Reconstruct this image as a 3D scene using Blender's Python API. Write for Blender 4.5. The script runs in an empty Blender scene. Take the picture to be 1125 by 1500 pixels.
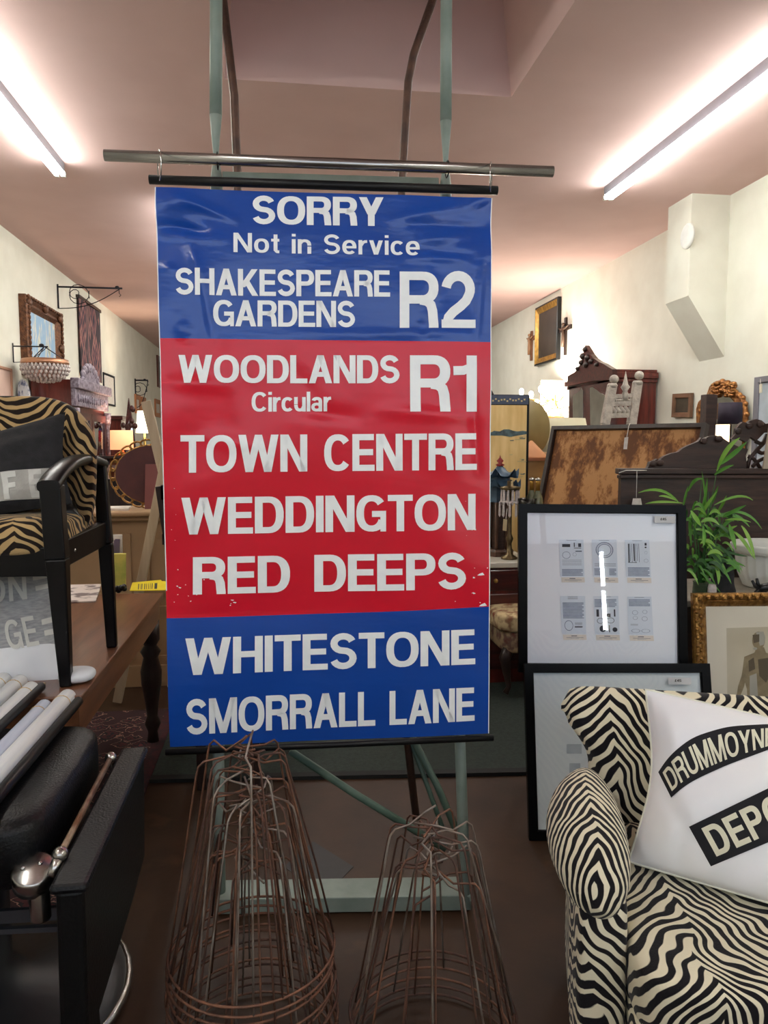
import bpy, math, random
from mathutils import Vector as V, Matrix
random.seed(7)
sc = bpy.context.scene
COL = sc.collection
# ---------------------------------------------------------------- camera, light, exposure
F_PX, CX, CY = 1100.0, 562.5, 750.0
CAM = V((0, 0, 1.5))
TH = math.atan(100/F_PX); PS = math.atan(150/F_PX*math.cos(TH))
FW = V((math.sin(PS)*math.cos(TH), math.cos(PS)*math.cos(TH), -math.sin(TH)))
RT = V((math.cos(PS), -math.sin(PS), 0)); UP = RT.cross(FW)
cd = bpy.data.cameras.new('camera'); cd.sensor_fit = 'VERTICAL'; cd.sensor_height = 36; cd.lens = 36*F_PX/1500
cd.clip_start = .05
cam = bpy.data.objects.new('camera', cd); COL.objects.link(cam)
cam.matrix_world = Matrix.Translation(CAM) @ Matrix((RT, UP, -FW)).transposed().to_4x4()
sc.camera = cam
sc.view_settings.view_transform = 'Standard'; sc.view_settings.look = 'None'
sc.view_settings.gamma = 1; sc.view_settings.use_curve_mapping = False
sc.view_settings.exposure = 0.12
sc.cycles.use_denoising = True
sc.cycles.max_bounces = 7; sc.cycles.diffuse_bounces = 4; sc.cycles.glossy_bounces = 4
sc.cycles.transmission_bounces = 6; sc.cycles.sample_clamp_indirect = 6
sc.cycles.caustics_reflective = False; sc.cycles.caustics_refractive = False
w = bpy.data.worlds.new('sky'); sc.world = w; w.use_nodes = True
w.node_tree.nodes['Background'].inputs[0].default_value = (.75, .86, 1, 1)
w.node_tree.nodes['Background'].inputs[1].default_value = 1.2
TUBE_E, SHOP_WINDOW_W, BULB_W = 52.0, 45.0, 140.0
def area_light(name, loc, rot, sx, sy, power, col):
    l = bpy.data.lights.new(name, 'AREA'); l.shape = 'RECTANGLE'; l.size = sx; l.size_y = sy
    l.energy = power; l.color = col
    o = bpy.data.objects.new(name, l); COL.objects.link(o); o.location = loc; o.rotation_euler = rot
    return o
def point_light(name, loc, power, col, r=.05):
    l = bpy.data.lights.new(name, 'POINT'); l.energy = power; l.color = col; l.shadow_soft_size = r
    o = bpy.data.objects.new(name, l); COL.objects.link(o); o.location = loc
    return o
# daylight through the shop windows in the front wall behind the camera
area_light('daylight_window', (.48, -2.66, 2.58), (math.radians(90), 0, 0), 5.9, 1.5, SHOP_WINDOW_W, (.78, .88, 1))
area_light('daylight_sidelight', (2.085, -2.66, 1.42), (math.radians(90), 0, 0), .07, .97, 16, (.9, .95, 1))
CEIL, XL, XR, YB, YF = 3.6, -2.66, 3.8, 17.6, -2.5
# ---------------------------------------------------------------- from pixel to place
def ray(px, py): return FW + RT*((px-CX)/F_PX) + UP*((CY-py)/F_PX)
def PZ(px, py, z): r = ray(px, py); return CAM + r*((z-CAM.z)/r.z)
def PY(px, py, y): r = ray(px, py); return CAM + r*(y/r.y)
def PX(px, py, x): r = ray(px, py); return CAM + r*(x/r.x)
def PD(px, py, d): return CAM + ray(px, py)*d
def PROJ(p): d = V(p)-CAM; k = d.dot(FW); return CX+F_PX*d.dot(RT)/k, CY-F_PX*d.dot(UP)/k
def PP(px, py, p0, n): r = ray(px, py); return CAM + r*((p0-CAM).dot(n)/r.dot(n))
# ---------------------------------------------------------------- mesh builder
class MB:
    def __init__(s): s.v = []; s.f = []; s.m = []; s.s = []
    def add(s, vs, fs, m=0, sm=False):
        b = len(s.v); s.v += [V(q) for q in vs]
        for f in fs: s.f.append(tuple(b+i for i in f)); s.m.append(m); s.s.append(sm)
        return s
    def hexa(s, p, m=0):
        return s.add(p, [(0,3,2,1),(4,5,6,7),(0,1,5,4),(1,2,6,5),(2,3,7,6),(3,0,4,7)], m)
    def box(s, x0, x1, y0, y1, z0, z1, m=0):
        return s.hexa([(x0,y0,z0),(x1,y0,z0),(x1,y1,z0),(x0,y1,z0),(x0,y0,z1),(x1,y0,z1),(x1,y1,z1),(x0,y1,z1)], m)
    def bar(s, p, q, w_, d_, side=None, m=0, w2=None, d2=None):
        p, q = V(p), V(q); t = (q-p).normalized()
        side = V(side) if side is not None else (V((1,0,0)) if abs(t.x) < .9 else V((0,1,0)))
        a = (side - t*side.dot(t)).normalized(); b = t.cross(a)
        w2 = w_ if w2 is None else w2; d2 = d_ if d2 is None else d2
        P = [p-a*w_/2-b*d_/2, p+a*w_/2-b*d_/2, p+a*w_/2+b*d_/2, p-a*w_/2+b*d_/2,
             q-a*w2/2-b*d2/2, q+a*w2/2-b*d2/2, q+a*w2/2+b*d2/2, q-a*w2/2+b*d2/2]
        return s.hexa(P, m)
    def tube(s, pts, r, seg=8, closed=False, m=0):
        pts = [V(p) for p in pts]; n = len(pts); vs = []; fs = []
        rr = r if isinstance(r, (list, tuple)) else [r]*n
        prev = None
        for i, p in enumerate(pts):
            a = pts[i-1] if (i or closed) else pts[i]; c = pts[(i+1) % n] if (i < n-1 or closed) else pts[i]
            t = (c-a)
            t = t.normalized() if t.length > 1e-9 else V((0,0,1))
            if prev is None:
                u = t.orthogonal().normalized()
            else:
                u = prev - t*prev.dot(t)
                u = u.normalized() if u.length > 1e-6 else t.orthogonal().normalized()
            prev = u; b = t.cross(u)
            for k in range(seg):
                an = 2*math.pi*k/seg; vs.append(p+(u*math.cos(an)+b*math.sin(an))*rr[i])
        for i in range(n if closed else n-1):
            j = (i+1) % n
            for k in range(seg):
                l = (k+1) % seg; fs.append((i*seg+k, i*seg+l, j*seg+l, j*seg+k))
        if not closed:
            fs.append(tuple(reversed(range(seg)))); fs.append(tuple((n-1)*seg+k for k in range(seg)))
        return s.add(vs, fs, m, True)
    def lathe(s, prof, c=(0,0,0), seg=24, m=0, axis=None, sm=True, a0=0, sx=1, sy=1):
        c = V(c); vs = []; fs = []
        if axis is None: X, Y, Z = V((1,0,0)), V((0,1,0)), V((0,0,1))
        else:
            Z = V(axis).normalized(); X = Z.orthogonal().normalized(); Y = Z.cross(X)
        for r, z in prof:
            for k in range(seg):
                an = a0+2*math.pi*k/seg; vs.append(c + X*(r*math.cos(an)*sx) + Y*(r*math.sin(an)*sy) + Z*z)
        for i in range(len(prof)-1):
            for k in range(seg):
                l = (k+1) % seg; fs.append((i*seg+k, i*seg+l, (i+1)*seg+l, (i+1)*seg+k))
        s.add(vs, fs, m, sm)
        b = len(s.v)-len(vs)
        for i, rev in ((0, True), (len(prof)-1, False)):
            if prof[i][0] > 1e-5:
                f = [b+i*seg+k for k in range(seg)]
                s.f.append(tuple(reversed(f)) if rev else tuple(f)); s.m.append(m); s.s.append(False)
        return s
    def ball(s, c, rx, ry=None, rz=None, m=0, seg=14, rings=8):
        ry = rx if ry is None else ry; rz = rx if rz is None else rz
        pr = [(max(1e-4, math.sin(math.pi*i/rings)), -math.cos(math.pi*i/rings)) for i in range(rings+1)]
        c = V(c); vs = []; fs = []
        for r, z in pr:
            for k in range(seg):
                an = 2*math.pi*k/seg; vs.append(c+V((r*math.cos(an)*rx, r*math.sin(an)*ry, z*rz)))
        for i in range(rings):
            for k in range(seg):
                l = (k+1) % seg; fs.append((i*seg+k, i*seg+l, (i+1)*seg+l, (i+1)*seg+k))
        return s.add(vs, fs, m, True)
    def prism(s, poly, off, m=0, sm=False, mside=None):
        """poly: 3D points of a flat outline; off: vector of the thickness"""
        n = len(poly); off = V(off)
        vs = [V(p) for p in poly]+[V(p)+off for p in poly]
        s.add(vs, [tuple(reversed(range(n))), tuple(range(n, 2*n))], m)
        b = len(s.v)-2*n
        for i in range(n):
            j = (i+1) % n
            s.f.append((b+i, b+j, b+n+j, b+n+i)); s.m.append(m if mside is None else mside); s.s.append(sm)
        return s
    def grid(s, nu, nv, fn, m=0, closed_u=False, sm=True, mfn=None):
        vs = []; fs = []; b = len(s.v)
        for j in range(nv+1):
            for i in range(nu if closed_u else nu+1): vs.append(fn(i/nu, j/nv))
        W = nu if closed_u else nu+1
        s.v += [V(q) for q in vs]
        for j in range(nv):
            for i in range(nu):
                k = (i+1) % W
                s.f.append((b+j*W+i, b+j*W+k, b+(j+1)*W+k, b+(j+1)*W+i))
                s.m.append(mfn((i+.5)/nu, (j+.5)/nv) if mfn else m); s.s.append(sm)
        return s
    def rbox(s, c, hx, hy, hz, e=.35, M=None, m=0, nu=32, nv=16):
        """cushion-like rounded box"""
        sg = lambda x, p: math.copysign(abs(x)**p, x)
        c = V(c)
        def fn(u, v):
            a = 2*math.pi*u; b = -math.pi/2+math.pi*v
            q = V((hx*sg(math.cos(b), e)*sg(math.cos(a), e), hy*sg(math.cos(b), e)*sg(math.sin(a), e), hz*sg(math.sin(b), e)))
            return c+(M @ q if M else q)
        return s.grid(nu, nv, fn, m, closed_u=True)
    def xf(s, M):
        s.v = [M @ q for q in s.v]; return s
    def build(s, name, mats, parent=None, label=None, cat=None, group=None, kind=None, bevel=0, sub=0, origin=None):
        if not isinstance(mats, (list, tuple)): mats = [mats]
        if parent is not None: org = ORG[parent.name]
        elif origin is not None: org = V(origin)
        else:
            xs = [q.x for q in s.v]; ys = [q.y for q in s.v]; zs = [q.z for q in s.v]
            org = V(((min(xs)+max(xs))/2, (min(ys)+max(ys))/2, min(zs)))
        me = bpy.data.meshes.new(name)
        me.from_pydata([tuple(q-org) for q in s.v], [], s.f)
        for mt in mats: me.materials.append(mt)
        me.polygons.foreach_set('material_index', s.m); me.polygons.foreach_set('use_smooth', s.s)
        me.update()
        import bmesh
        bm = bmesh.new(); bm.from_mesh(me); bmesh.ops.recalc_face_normals(bm, faces=bm.faces); bm.to_mesh(me); bm.free()
        o = bpy.data.objects.new(name, me); COL.objects.link(o)
        ORG[o.name] = org
        if parent is not None: o.parent = parent
        else: o.location = org
        tag(o, label, cat, group, kind)
        if bevel:
            b = o.modifiers.new('bevel', 'BEVEL'); b.width = bevel; b.segments = 2; b.limit_method = 'ANGLE'; b.angle_limit = .7
        if sub:
            b = o.modifiers.new('smooth', 'SUBSURF'); b.levels = sub; b.render_levels = sub
        return o
ORG = {}
def tag(o, label=None, cat=None, group=None, kind=None):
    if label: o['label'] = label
    if cat: o['category'] = cat
    if group: o['group'] = group
    if kind: o['kind'] = kind
    return o
def thing(name, label, cat, loc, group=None):
    o = bpy.data.objects.new(name, None); COL.objects.link(o); o.location = V(loc); o.empty_display_size = .05
    ORG[o.name] = V(loc)
    return tag(o, label, cat, group)
def copy_tree(o, parent=None):
    c = o.copy(); COL.objects.link(c); ORG[c.name] = ORG[o.name]
    if parent is not None: c.parent = parent
    for ch in [q for q in o.children]: copy_tree(ch, c)
    return c
# ---------------------------------------------------------------- materials
def lin(c):
    def g(x):
        x /= 255.0
        return x/12.92 if x <= .04045 else ((x+.055)/1.055)**2.4
    return (g(c[0]), g(c[1]), g(c[2]), 1)
def nd(nt, t, **k):
    n = nt.nodes.new(t)
    for a, b in k.items():
        if a.startswith('i_'):
            key = a[2:]; key = int(key) if key.isdigit() else key.replace('_', ' ')
            n.inputs[key].default_value = b
        else: setattr(n, a, b)
    return n
def base(name):
    m = bpy.data.materials.new(name); m.use_nodes = True
    nt = m.node_tree; return m, nt, nt.nodes['Principled BSDF']
def M(name, c, c2=None, scale=8, rough=.5, metal=0, bump=0, bscale=40, stretch=(1,1,1), detail=4, contrast=(.35,.65),
      emit=0, ecol=None, trans=0, coat=0, sheen=0, ior=1.45, alpha=1, spec=.5, c3=None):
    m, nt, p = base(name); L = nt.links.new
    tc = nd(nt, 'ShaderNodeTexCoord'); mp = nd(nt, 'ShaderNodeMapping'); mp.inputs['Scale'].default_value = stretch
    L(tc.outputs['Object'], mp.inputs['Vector'])
    c2 = c2 or tuple(max(0, x*.93) for x in c)
    n = nd(nt, 'ShaderNodeTexNoise', i_Scale=scale, i_Detail=detail); L(mp.outputs[0], n.inputs['Vector'])
    r = nd(nt, 'ShaderNodeValToRGB'); e = r.color_ramp.elements
    e[0].position, e[1].position = contrast; e[0].color, e[1].color = lin(c), lin(c2)
    if c3:
        x = r.color_ramp.elements.new(min(.95, contrast[1]+.12)); x.color = lin(c3)
    L(n.outputs[0], r.inputs[0]); L(r.outputs[0], p.inputs['Base Color'])
    p.inputs['Roughness'].default_value = rough; p.inputs['Metallic'].default_value = metal
    p.inputs['IOR'].default_value = ior; p.inputs['Specular IOR Level'].default_value = spec
    if trans: p.inputs['Transmission Weight'].default_value = trans
    if coat: p.inputs['Coat Weight'].default_value = coat; p.inputs['Coat Roughness'].default_value = .08
    if sheen: p.inputs['Sheen Weight'].default_value = sheen
    if emit:
        p.inputs['Emission Color'].default_value = lin(ecol or c); p.inputs['Emission Strength'].default_value = emit
    if bump:
        n2 = nd(nt, 'ShaderNodeTexNoise', i_Scale=bscale, i_Detail=3); L(mp.outputs[0], n2.inputs['Vector'])
        b = nd(nt, 'ShaderNodeBump', i_Strength=bump, i_Distance=.01); L(n2.outputs[0], b.inputs['Height']); L(b.outputs[0], p.inputs['Normal'])
    return m
def wood(name, c, c2, axis=2, scale=6, rough=.4, coat=0, bump=.05):
    st = [6, 6, 6]; st[axis] = .6
    return M(name, c, c2, scale=scale, rough=rough, stretch=tuple(st), bump=bump, bscale=20, detail=6, coat=coat)
def zebra(name, light, dark, a, b, f=22, slope=1.2, period=.2, warp=.9, thr=.0, shift=(0, 0, 0)):
    """nested chevrons: dark bands along b, peaks spaced by period along a"""
    m, nt, p = base(name); L = nt.links.new
    tc = nd(nt, 'ShaderNodeTexCoord')
    ad = nd(nt, 'ShaderNodeVectorMath', operation='ADD'); ad.inputs[1].default_value = shift; L(tc.outputs['Object'], ad.inputs[0])
    n0 = nd(nt, 'ShaderNodeTexNoise', i_Scale=4.5, i_Detail=2.0); L(ad.outputs[0], n0.inputs['Vector'])
    sb = nd(nt, 'ShaderNodeVectorMath', operation='SUBTRACT'); sb.inputs[1].default_value = (.5, .5, .5); L(n0.outputs['Color'], sb.inputs[0])
    sc_ = nd(nt, 'ShaderNodeVectorMath', operation='SCALE'); sc_.inputs['Scale'].default_value = .16*warp; L(sb.outputs[0], sc_.inputs[0])
    v = nd(nt, 'ShaderNodeVectorMath', operation='ADD'); L(ad.outputs[0], v.inputs[0]); L(sc_.outputs[0], v.inputs[1])
    da = nd(nt, 'ShaderNodeVectorMath', operation='DOT_PRODUCT'); da.inputs[1].default_value = a; L(v.outputs[0], da.inputs[0])
    db = nd(nt, 'ShaderNodeVectorMath', operation='DOT_PRODUCT'); db.inputs[1].default_value = b; L(v.outputs[0], db.inputs[0])
    pp = nd(nt, 'ShaderNodeMath', operation='PINGPONG'); pp.inputs[1].default_value = period; L(da.outputs['Value'], pp.inputs[0])
    sm = nd(nt, 'ShaderNodeMath', operation='SMOOTH_MIN'); sm.inputs[1].default_value = period*.8; sm.inputs[2].default_value = period*.4; L(pp.outputs[0], sm.inputs[0])
    mu = nd(nt, 'ShaderNodeMath', operation='MULTIPLY_ADD'); mu.inputs[1].default_value = slope; L(sm.outputs[0], mu.inputs[0]); L(db.outputs['Value'], mu.inputs[2])
    n1 = nd(nt, 'ShaderNodeTexNoise', i_Scale=16, i_Detail=1.0); L(ad.outputs[0], n1.inputs['Vector'])
    m1 = nd(nt, 'ShaderNodeMath', operation='MULTIPLY_ADD'); m1.inputs[1].default_value = .028; L(n1.outputs[0], m1.inputs[0]); L(mu.outputs[0], m1.inputs[2])
    ph = nd(nt, 'ShaderNodeMath', operation='MULTIPLY'); ph.inputs[1].default_value = f*2*math.pi; L(m1.outputs[0], ph.inputs[0])
    si = nd(nt, 'ShaderNodeMath', operation='SINE'); L(ph.outputs[0], si.inputs[0])
    n2 = nd(nt, 'ShaderNodeTexNoise', i_Scale=14, i_Detail=1.0); L(v.outputs[0], n2.inputs['Vector'])
    m2 = nd(nt, 'ShaderNodeMath', operation='MULTIPLY_ADD'); m2.inputs[1].default_value = 2.2; L(n2.outputs[0], m2.inputs[0]); L(si.outputs[0], m2.inputs[2])
    mr = nd(nt, 'ShaderNodeMapRange'); mr.inputs['From Min'].default_value = 1.0+thr; mr.inputs['From Max'].default_value = 1.3+thr
    L(m2.outputs[0], mr.inputs['Value'])
    mx = nd(nt, 'ShaderNodeMix', data_type='RGBA'); L(mr.outputs[0], mx.inputs[0])
    mx.inputs[6].default_value = lin(dark); mx.inputs[7].default_value = lin(light)
    L(mx.outputs[2], p.inputs['Base Color']); p.inputs['Roughness'].default_value = .85; p.inputs['Specular IOR Level'].default_value = .15
    p.inputs['Sheen Weight'].default_value = .1
    n3 = nd(nt, 'ShaderNodeTexNoise', i_Scale=220.0, i_Detail=2.0); L(tc.outputs['Object'], n3.inputs['Vector'])
    b_ = nd(nt, 'ShaderNodeBump', i_Strength=.25, i_Distance=.004); L(n3.outputs[0], b_.inputs['Height']); L(b_.outputs[0], p.inputs['Normal'])
    return m
def glass(name='glass', tint=(255, 255, 255), rough=0.0):
    """thin pane: mirror reflection by Fresnel over a clear pane"""
    m, nt, p = base(name); L = nt.links.new; out = nt.nodes['Material Output']; nt.nodes.remove(p)
    tr = nd(nt, 'ShaderNodeBsdfTransparent'); tr.inputs[0].default_value = lin(tint)
    gl = nd(nt, 'ShaderNodeBsdfGlossy'); gl.inputs['Roughness'].default_value = rough
    fr = nd(nt, 'ShaderNodeFresnel', i_IOR=1.5); mx = nd(nt, 'ShaderNodeMixShader')
    ge = nd(nt, 'ShaderNodeNewGeometry'); fm = nd(nt, 'ShaderNodeMath', operation='SUBTRACT', use_clamp=True)
    L(fr.outputs[0], fm.inputs[0]); L(ge.outputs['Backfacing'], fm.inputs[1])
    L(fm.outputs[0], mx.inputs[0]); L(tr.outputs[0], mx.inputs[1]); L(gl.outputs[0], mx.inputs[2]); L(mx.outputs[0], out.inputs[0])
    return m
# ---------------------------------------------------------------- stroke lettering (no font file)
def rect(x0, y0, x1, y1):
    lx, ly = x1-x0, y1-y0; n = max(1, int(max(lx, ly)/.2)); o = []
    for i in range(n):
        if lx > ly: o.append([(x0+lx*i/n, y0), (x0+lx*(i+1)/n, y0), (x0+lx*(i+1)/n, y1), (x0+lx*i/n, y1)])
        else: o.append([(x0, y0+ly*i/n), (x1, y0+ly*i/n), (x1, y0+ly*(i+1)/n), (x0, y0+ly*(i+1)/n)])
    return o
def diag(xa, ya, xb, yb, t):
    n = 5; o = []
    for i in range(n):
        f, g = i/n, (i+1)/n; x0, y0, x1, y1 = xa+(xb-xa)*f, ya+(yb-ya)*f, xa+(xb-xa)*g, ya+(yb-ya)*g
        o.append([(x0-t/2, y0), (x0+t/2, y0), (x1+t/2, y1), (x1-t/2, y1)])
    return o
def ring(cx, cy, rx, ry, a0, a1, t, th, n=None, e=.86):
    n = n or max(4, int(abs(a1-a0)/12)); o = []; sg = lambda x: math.copysign(abs(x)**e, x)
    P = lambda a, X, Y: (cx+X*sg(math.cos(math.radians(a))), cy+Y*sg(math.sin(math.radians(a))))
    for i in range(n):
        a, b = a0+(a1-a0)*i/n, a0+(a1-a0)*(i+1)/n
        o.append([P(a, rx, ry), P(b, rx, ry), P(b, rx-t, ry-th), P(a, rx-t, ry-th)])
    return o
def path(pts, t):
    o = []; n = len(pts); nr = []
    for i in range(n):
        a = pts[max(0, i-1)]; b = pts[min(n-1, i+1)]; dx, dy = b[0]-a[0], b[1]-a[1]; l = math.hypot(dx, dy) or 1
        nr.append((-dy/l*t/2, dx/l*t/2))
    for i in range(n-1):
        (x0, y0), (x1, y1) = pts[i], pts[i+1]; (a, b), (c, d) = nr[i], nr[i+1]
        o.append([(x0+a, y0+b), (x0-a, y0-b), (x1-c, y1-d), (x1+c, y1+d)])
    return o
def glyph(ch, t):
    h = t*.86
    def spine(w_, top, rt, lo):   # the S curve
        cx = w_/2; pts = []; md = top*.515; rx = w_/2-t/2
        ry1, ry2 = (top-h/2-md)/2, (md-h/2)/2; c1, c2 = md+ry1, md-ry2
        for k in range(0, 14): a = math.radians(18+k*232/13.); pts.append((cx+rx*.95*math.cos(a), c1+ry1*math.sin(a)))
        for k in range(0, 14): a = math.radians(70-k*234/13.); pts.append((cx+rx*math.cos(a), c2+ry2*math.sin(a)))
        return path(pts, (t+h)/2)
    if ch == ' ': return [], .3
    if ch == '-': return rect(0, .4, .4, .4+h), .4
    if ch == 'A': return diag(t*.55, 0, .39, 1, t*1.08)+diag(.78-t*.55, 0, .39, 1, t*1.08)+rect(.2, .23, .58, .23+h), .78
    if ch == 'C': return ring(.38, .5, .38, .5, 38, 322, t, h), .74
    if ch == 'D': return rect(0, 0, t, 1)+rect(t, 0, .36, h)+rect(t, 1-h, .36, 1)+ring(.34, .5, .38, .5, -90, 90, t, h), .72
    if ch == 'E': return rect(0, 0, t, 1)+rect(t, 0, .62, h)+rect(t, .5-h*.45, .58, .5+h*.55)+rect(t, 1-h, .6, 1), .62
    if ch == 'F': return rect(0, 0, t, 1)+rect(t, .5-h*.5, .54, .5+h*.5)+rect(t, 1-h, .58, 1), .58
    if ch == 'G': return ring(.39, .5, .39, .5, 38, 335, t, h)+rect(.4, .4, .76, .4+h)+rect(.76-t*.75, 0, .76, .42), .76
    if ch == 'H': return rect(0, 0, t, 1)+rect(.72-t, 0, .72, 1)+rect(t, .5-h*.4, .72-t, .5+h*.6), .72
    if ch == 'I': return rect(0, 0, t, 1), t
    if ch == 'K': return rect(0, 0, t, 1)+diag(t*.8, .32, .74-t*.62, 1, t*1.2)+diag(.76-t*.62, 0, .3, .58, t*1.2), .76
    if ch == 'L': return rect(0, 0, t, 1)+rect(t, 0, .57, h), .57
    if ch == 'M': return rect(0, 0, t*.95, 1)+rect(.88-t*.95, 0, .88, 1)+diag(.44, 0, t*.6, 1, t*1.0)+diag(.44, 0, .88-t*.6, 1, t*1.0), .88
    if ch == 'N': return rect(0, 0, t, 1)+rect(.74-t, 0, .74, 1)+diag(.74-t*.6, 0, t*.6, 1, t*1.1), .74
    if ch == 'O': return ring(.41, .5, .41, .5, 0, 360, t, h), .82
    if ch == 'P': return rect(0, 0, t, 1)+rect(t, 1-h, .4, 1)+rect(t, .4, .4, .4+h)+ring(.38, .7, .3, .3, -90, 90, t, h), .68
    if ch == 'R': return rect(0, 0, t, 1)+rect(t, 1-h, .42, 1)+rect(t, .43, .42, .43+h)+ring(.41, .715, .3, .285, -90, 90, t, h)+path([(.38,.5),(.5,.475),(.57,.41),(.6,.3),(.612,.14),(.62,.06),(.62,0)], t), .72
    if ch == 'S': return spine(.68, 1, 0, 0), .68
    if ch == 'T': return rect(0, 1-h, .64, 1)+rect(.32-t/2, 0, .32+t/2, 1-h), .64
    if ch == 'U': return rect(0, .36, t, 1)+rect(.72-t, .36, .72, 1)+ring(.36, .37, .36, .37, 180, 360, t, h), .72
    if ch == 'V': return diag(.37, 0, t*.55, 1, t*1.1)+diag(.37, 0, .74-t*.55, 1, t*1.1), .74
    if ch == 'W': return diag(.3, 0, t*.55, 1, t*1.05)+diag(.3, 0, .55, 1, t*1.0)+diag(.8, 0, .55, 1, t*1.0)+diag(.8, 0, 1.1-t*.55, 1, t*1.05), 1.1
    if ch == 'Y': return rect(.37-t/2, 0, .37+t/2, .45)+diag(.37, .4, t*.6, 1, t*1.15)+diag(.37, .4, .74-t*.6, 1, t*1.15), .74
    if ch == '1': return rect(.42-t, 0, .42, 1)+path([(.42-t*.5, .93), (.33, .8), (.18, .735), (0, .73)], h), .42
    if ch == '2': return path([(.31+(.31-t/2)*math.cos(math.radians(a)), .69+(.31-h/2)*math.sin(math.radians(a))) for a in range(172, -31, -14)]+[(.46, .49), (.36, .395), (.22, .29), (.13, .19), (t*.55, .06)], t)+rect(0, 0, .63, h), .63
    if ch == '4': return rect(.4, 0, .4+t, 1)+rect(0, .22, .64, .22+h)+diag(.08, .3, .44, 1, t), .64
    if ch == '5': return rect(.1, 1-h, .58, 1)+diag(.1, .5, .16, 1, t)+ring(.3, .32, .31, .32, -150, 130, t, h), .62
    if ch == '6': return ring(.31, .31, .31, .31, 0, 360, t, h)+path([(t/2, .34), (t*.6, .6), (.2, .84), (.34, 1-h/2), (.52, .86)], t), .62
    if ch == '£': return rect(0, 0, .6, h)+rect(.16, 0, .16+t, .75)+ring(.36, .72, .2, .28, 0, 180, t, h)+rect(.02, .42, .46, .42+h), .6
    x = .73; r = x/2
    if ch == 'o': return ring(.3, r, .3, r, 0, 360, t*.95, h), .6
    if ch == 'c': return ring(.29, r, .29, r, 42, 318, t*.95, h), .55
    if ch == 'e': return ring(.29, r, .29, r, 0, 318, t*.95, h)+rect(t*.8, r-h*.45, .58, r+h*.4), .58
    if ch == 'n': return rect(0, 0, t*.95, x)+rect(.55-t*.95, 0, .55, r)+ring(.28, r+.05, .27, r-.05, 0, 160, t*.95, h), .55
    if ch == 'u': return rect(0, r, t*.95, x)+rect(.55-t*.95, 0, .55, x)+ring(.27, r-.02, .27, r-.02, 180, 340, t*.95, h), .55
    if ch == 'i': return rect(0, 0, t*.95, x)+rect(0, 1-h*.95, t*.95, 1), t*.95
    if ch == 'l': return rect(0, 0, t*.95, 1), t*.95
    if ch == 'r': return rect(0, 0, t*.95, x)+path([(t*.6, .45), (.18, .6), (.27, .655), (.36, .66)], h), .36
    if ch == 't': return rect(.1, .12, .1+t*.95, .95)+rect(0, x-h, .33, x)+path([(.1+t*.48, .16), (.14+t*.48, .09), (.24, h/2), (.33, h/2)], h), .33
    if ch == 'v': return diag(.28, 0, t*.5, x, t*1.05)+diag(.28, 0, .56-t*.5, x, t*1.05), .56
    if ch == 'a': return rect(.52-t*.95, 0, .52, .5)+ring(.27, .5, .25, x-.5, 0, 165, t*.95, h)+ring(.26, .22, .26, .22, 0, 360, t*.9, h*.9), .54
    return rect(0, 0, .4, 1), .4
def letters(mb, text, fn, m=0, t=.2, gap=.075, sp=.3, fine=1):
    """every stroke of the text, laid out over 0..1 x 0..1 and carried onto a surface by fn"""
    out = []; x = 0
    for i, ch in enumerate(text):
        if ch == ' ': x += sp; continue
        q, wd = glyph(ch, t)
        out += [[(a+x, b) for a, b in p] for p in q]; x += wd+gap
    x -= gap
    for p in out:
        if fine == 1: mb.add([fn(a/x, b) for a, b in p], [(0, 1, 2, 3)], m)
        else:
            B = lambda i, j: tuple((p[0][k]*(1-i)+p[1][k]*i)*(1-j)+(p[3][k]*(1-i)+p[2][k]*i)*j for k in (0, 1))
            vs = [B(i/fine, j/fine) for j in range(fine+1) for i in range(fine+1)]; w_ = fine+1
            mb.add([fn(a/x, b) for a, b in vs], [(j*w_+i, j*w_+i+1, (j+1)*w_+i+1, (j+1)*w_+i) for j in range(fine) for i in range(fine)], m)
# ================================================================ the room
wall_m = M('wall_plaster', (236, 235, 222), (228, 226, 212), scale=3, rough=.9, bump=.08, bscale=30)
ceil_m = M('ceiling_plaster', (220, 189, 184), (213, 181, 176), scale=1.5, rough=.9, bump=.1, bscale=12)
floor_m = M('brown_lino', (66, 46, 32), (54, 37, 25), scale=5, rough=.5, bump=.03, bscale=60, spec=.3, c3=(76, 54, 38))
tile_m = M('grey_tile', (34, 34, 36), (28, 28, 30), scale=20, rough=.5)
white_m = M('white_paint', (240, 240, 235), rough=.5)
def structure(mb, name, m, **k): return mb.build(name, m, kind='structure', **k)
structure(MB().box(XL-.1, XR+.1, YF-.1, YB+.1, -.1, 0), 'floor', floor_m)
structure(MB().box(XL-.12, XL, YF, YB, 0, CEIL), 'wall_left', wall_m)
structure(MB().box(XR, XR+.12, YF, YB, 0, CEIL), 'wall_right', wall_m)
structure(MB().box(XL-.12, XR+.12, YB, YB+.12, 0, CEIL), 'wall_back', wall_m)
WX0, WX1, WZ0, WZ1 = -2.45, 3.4, 1.85, 3.3
structure(MB().box(XL-.12, WX0, YF-.12, YF, 0, CEIL).box(WX1, XR+.12, YF-.12, YF, 0, CEIL)
          .box(WX0, 2.05, YF-.12, YF, 0, WZ0).box(2.12, WX1, YF-.12, YF, 0, WZ0).box(2.05, 2.12, YF-.12, YF, 0, .94).box(2.05, 2.12, YF-.1, YF-.04, 1.38, 1.425).box(WX0, WX1, YF-.12, YF, WZ1, CEIL), 'wall_front', wall_m)
wf = MB()
for x in (WX0+.03, -.5, 1.45, WX1-.03): wf.box(x-.03, x+.03, YF-.1, YF-.02, WZ0, WZ1)
for z in (WZ0+.03, WZ1-.03): wf.box(WX0, WX1, YF-.1, YF-.02, z-.03, z+.03)
win = structure(wf, 'window_1', white_m)
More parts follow.
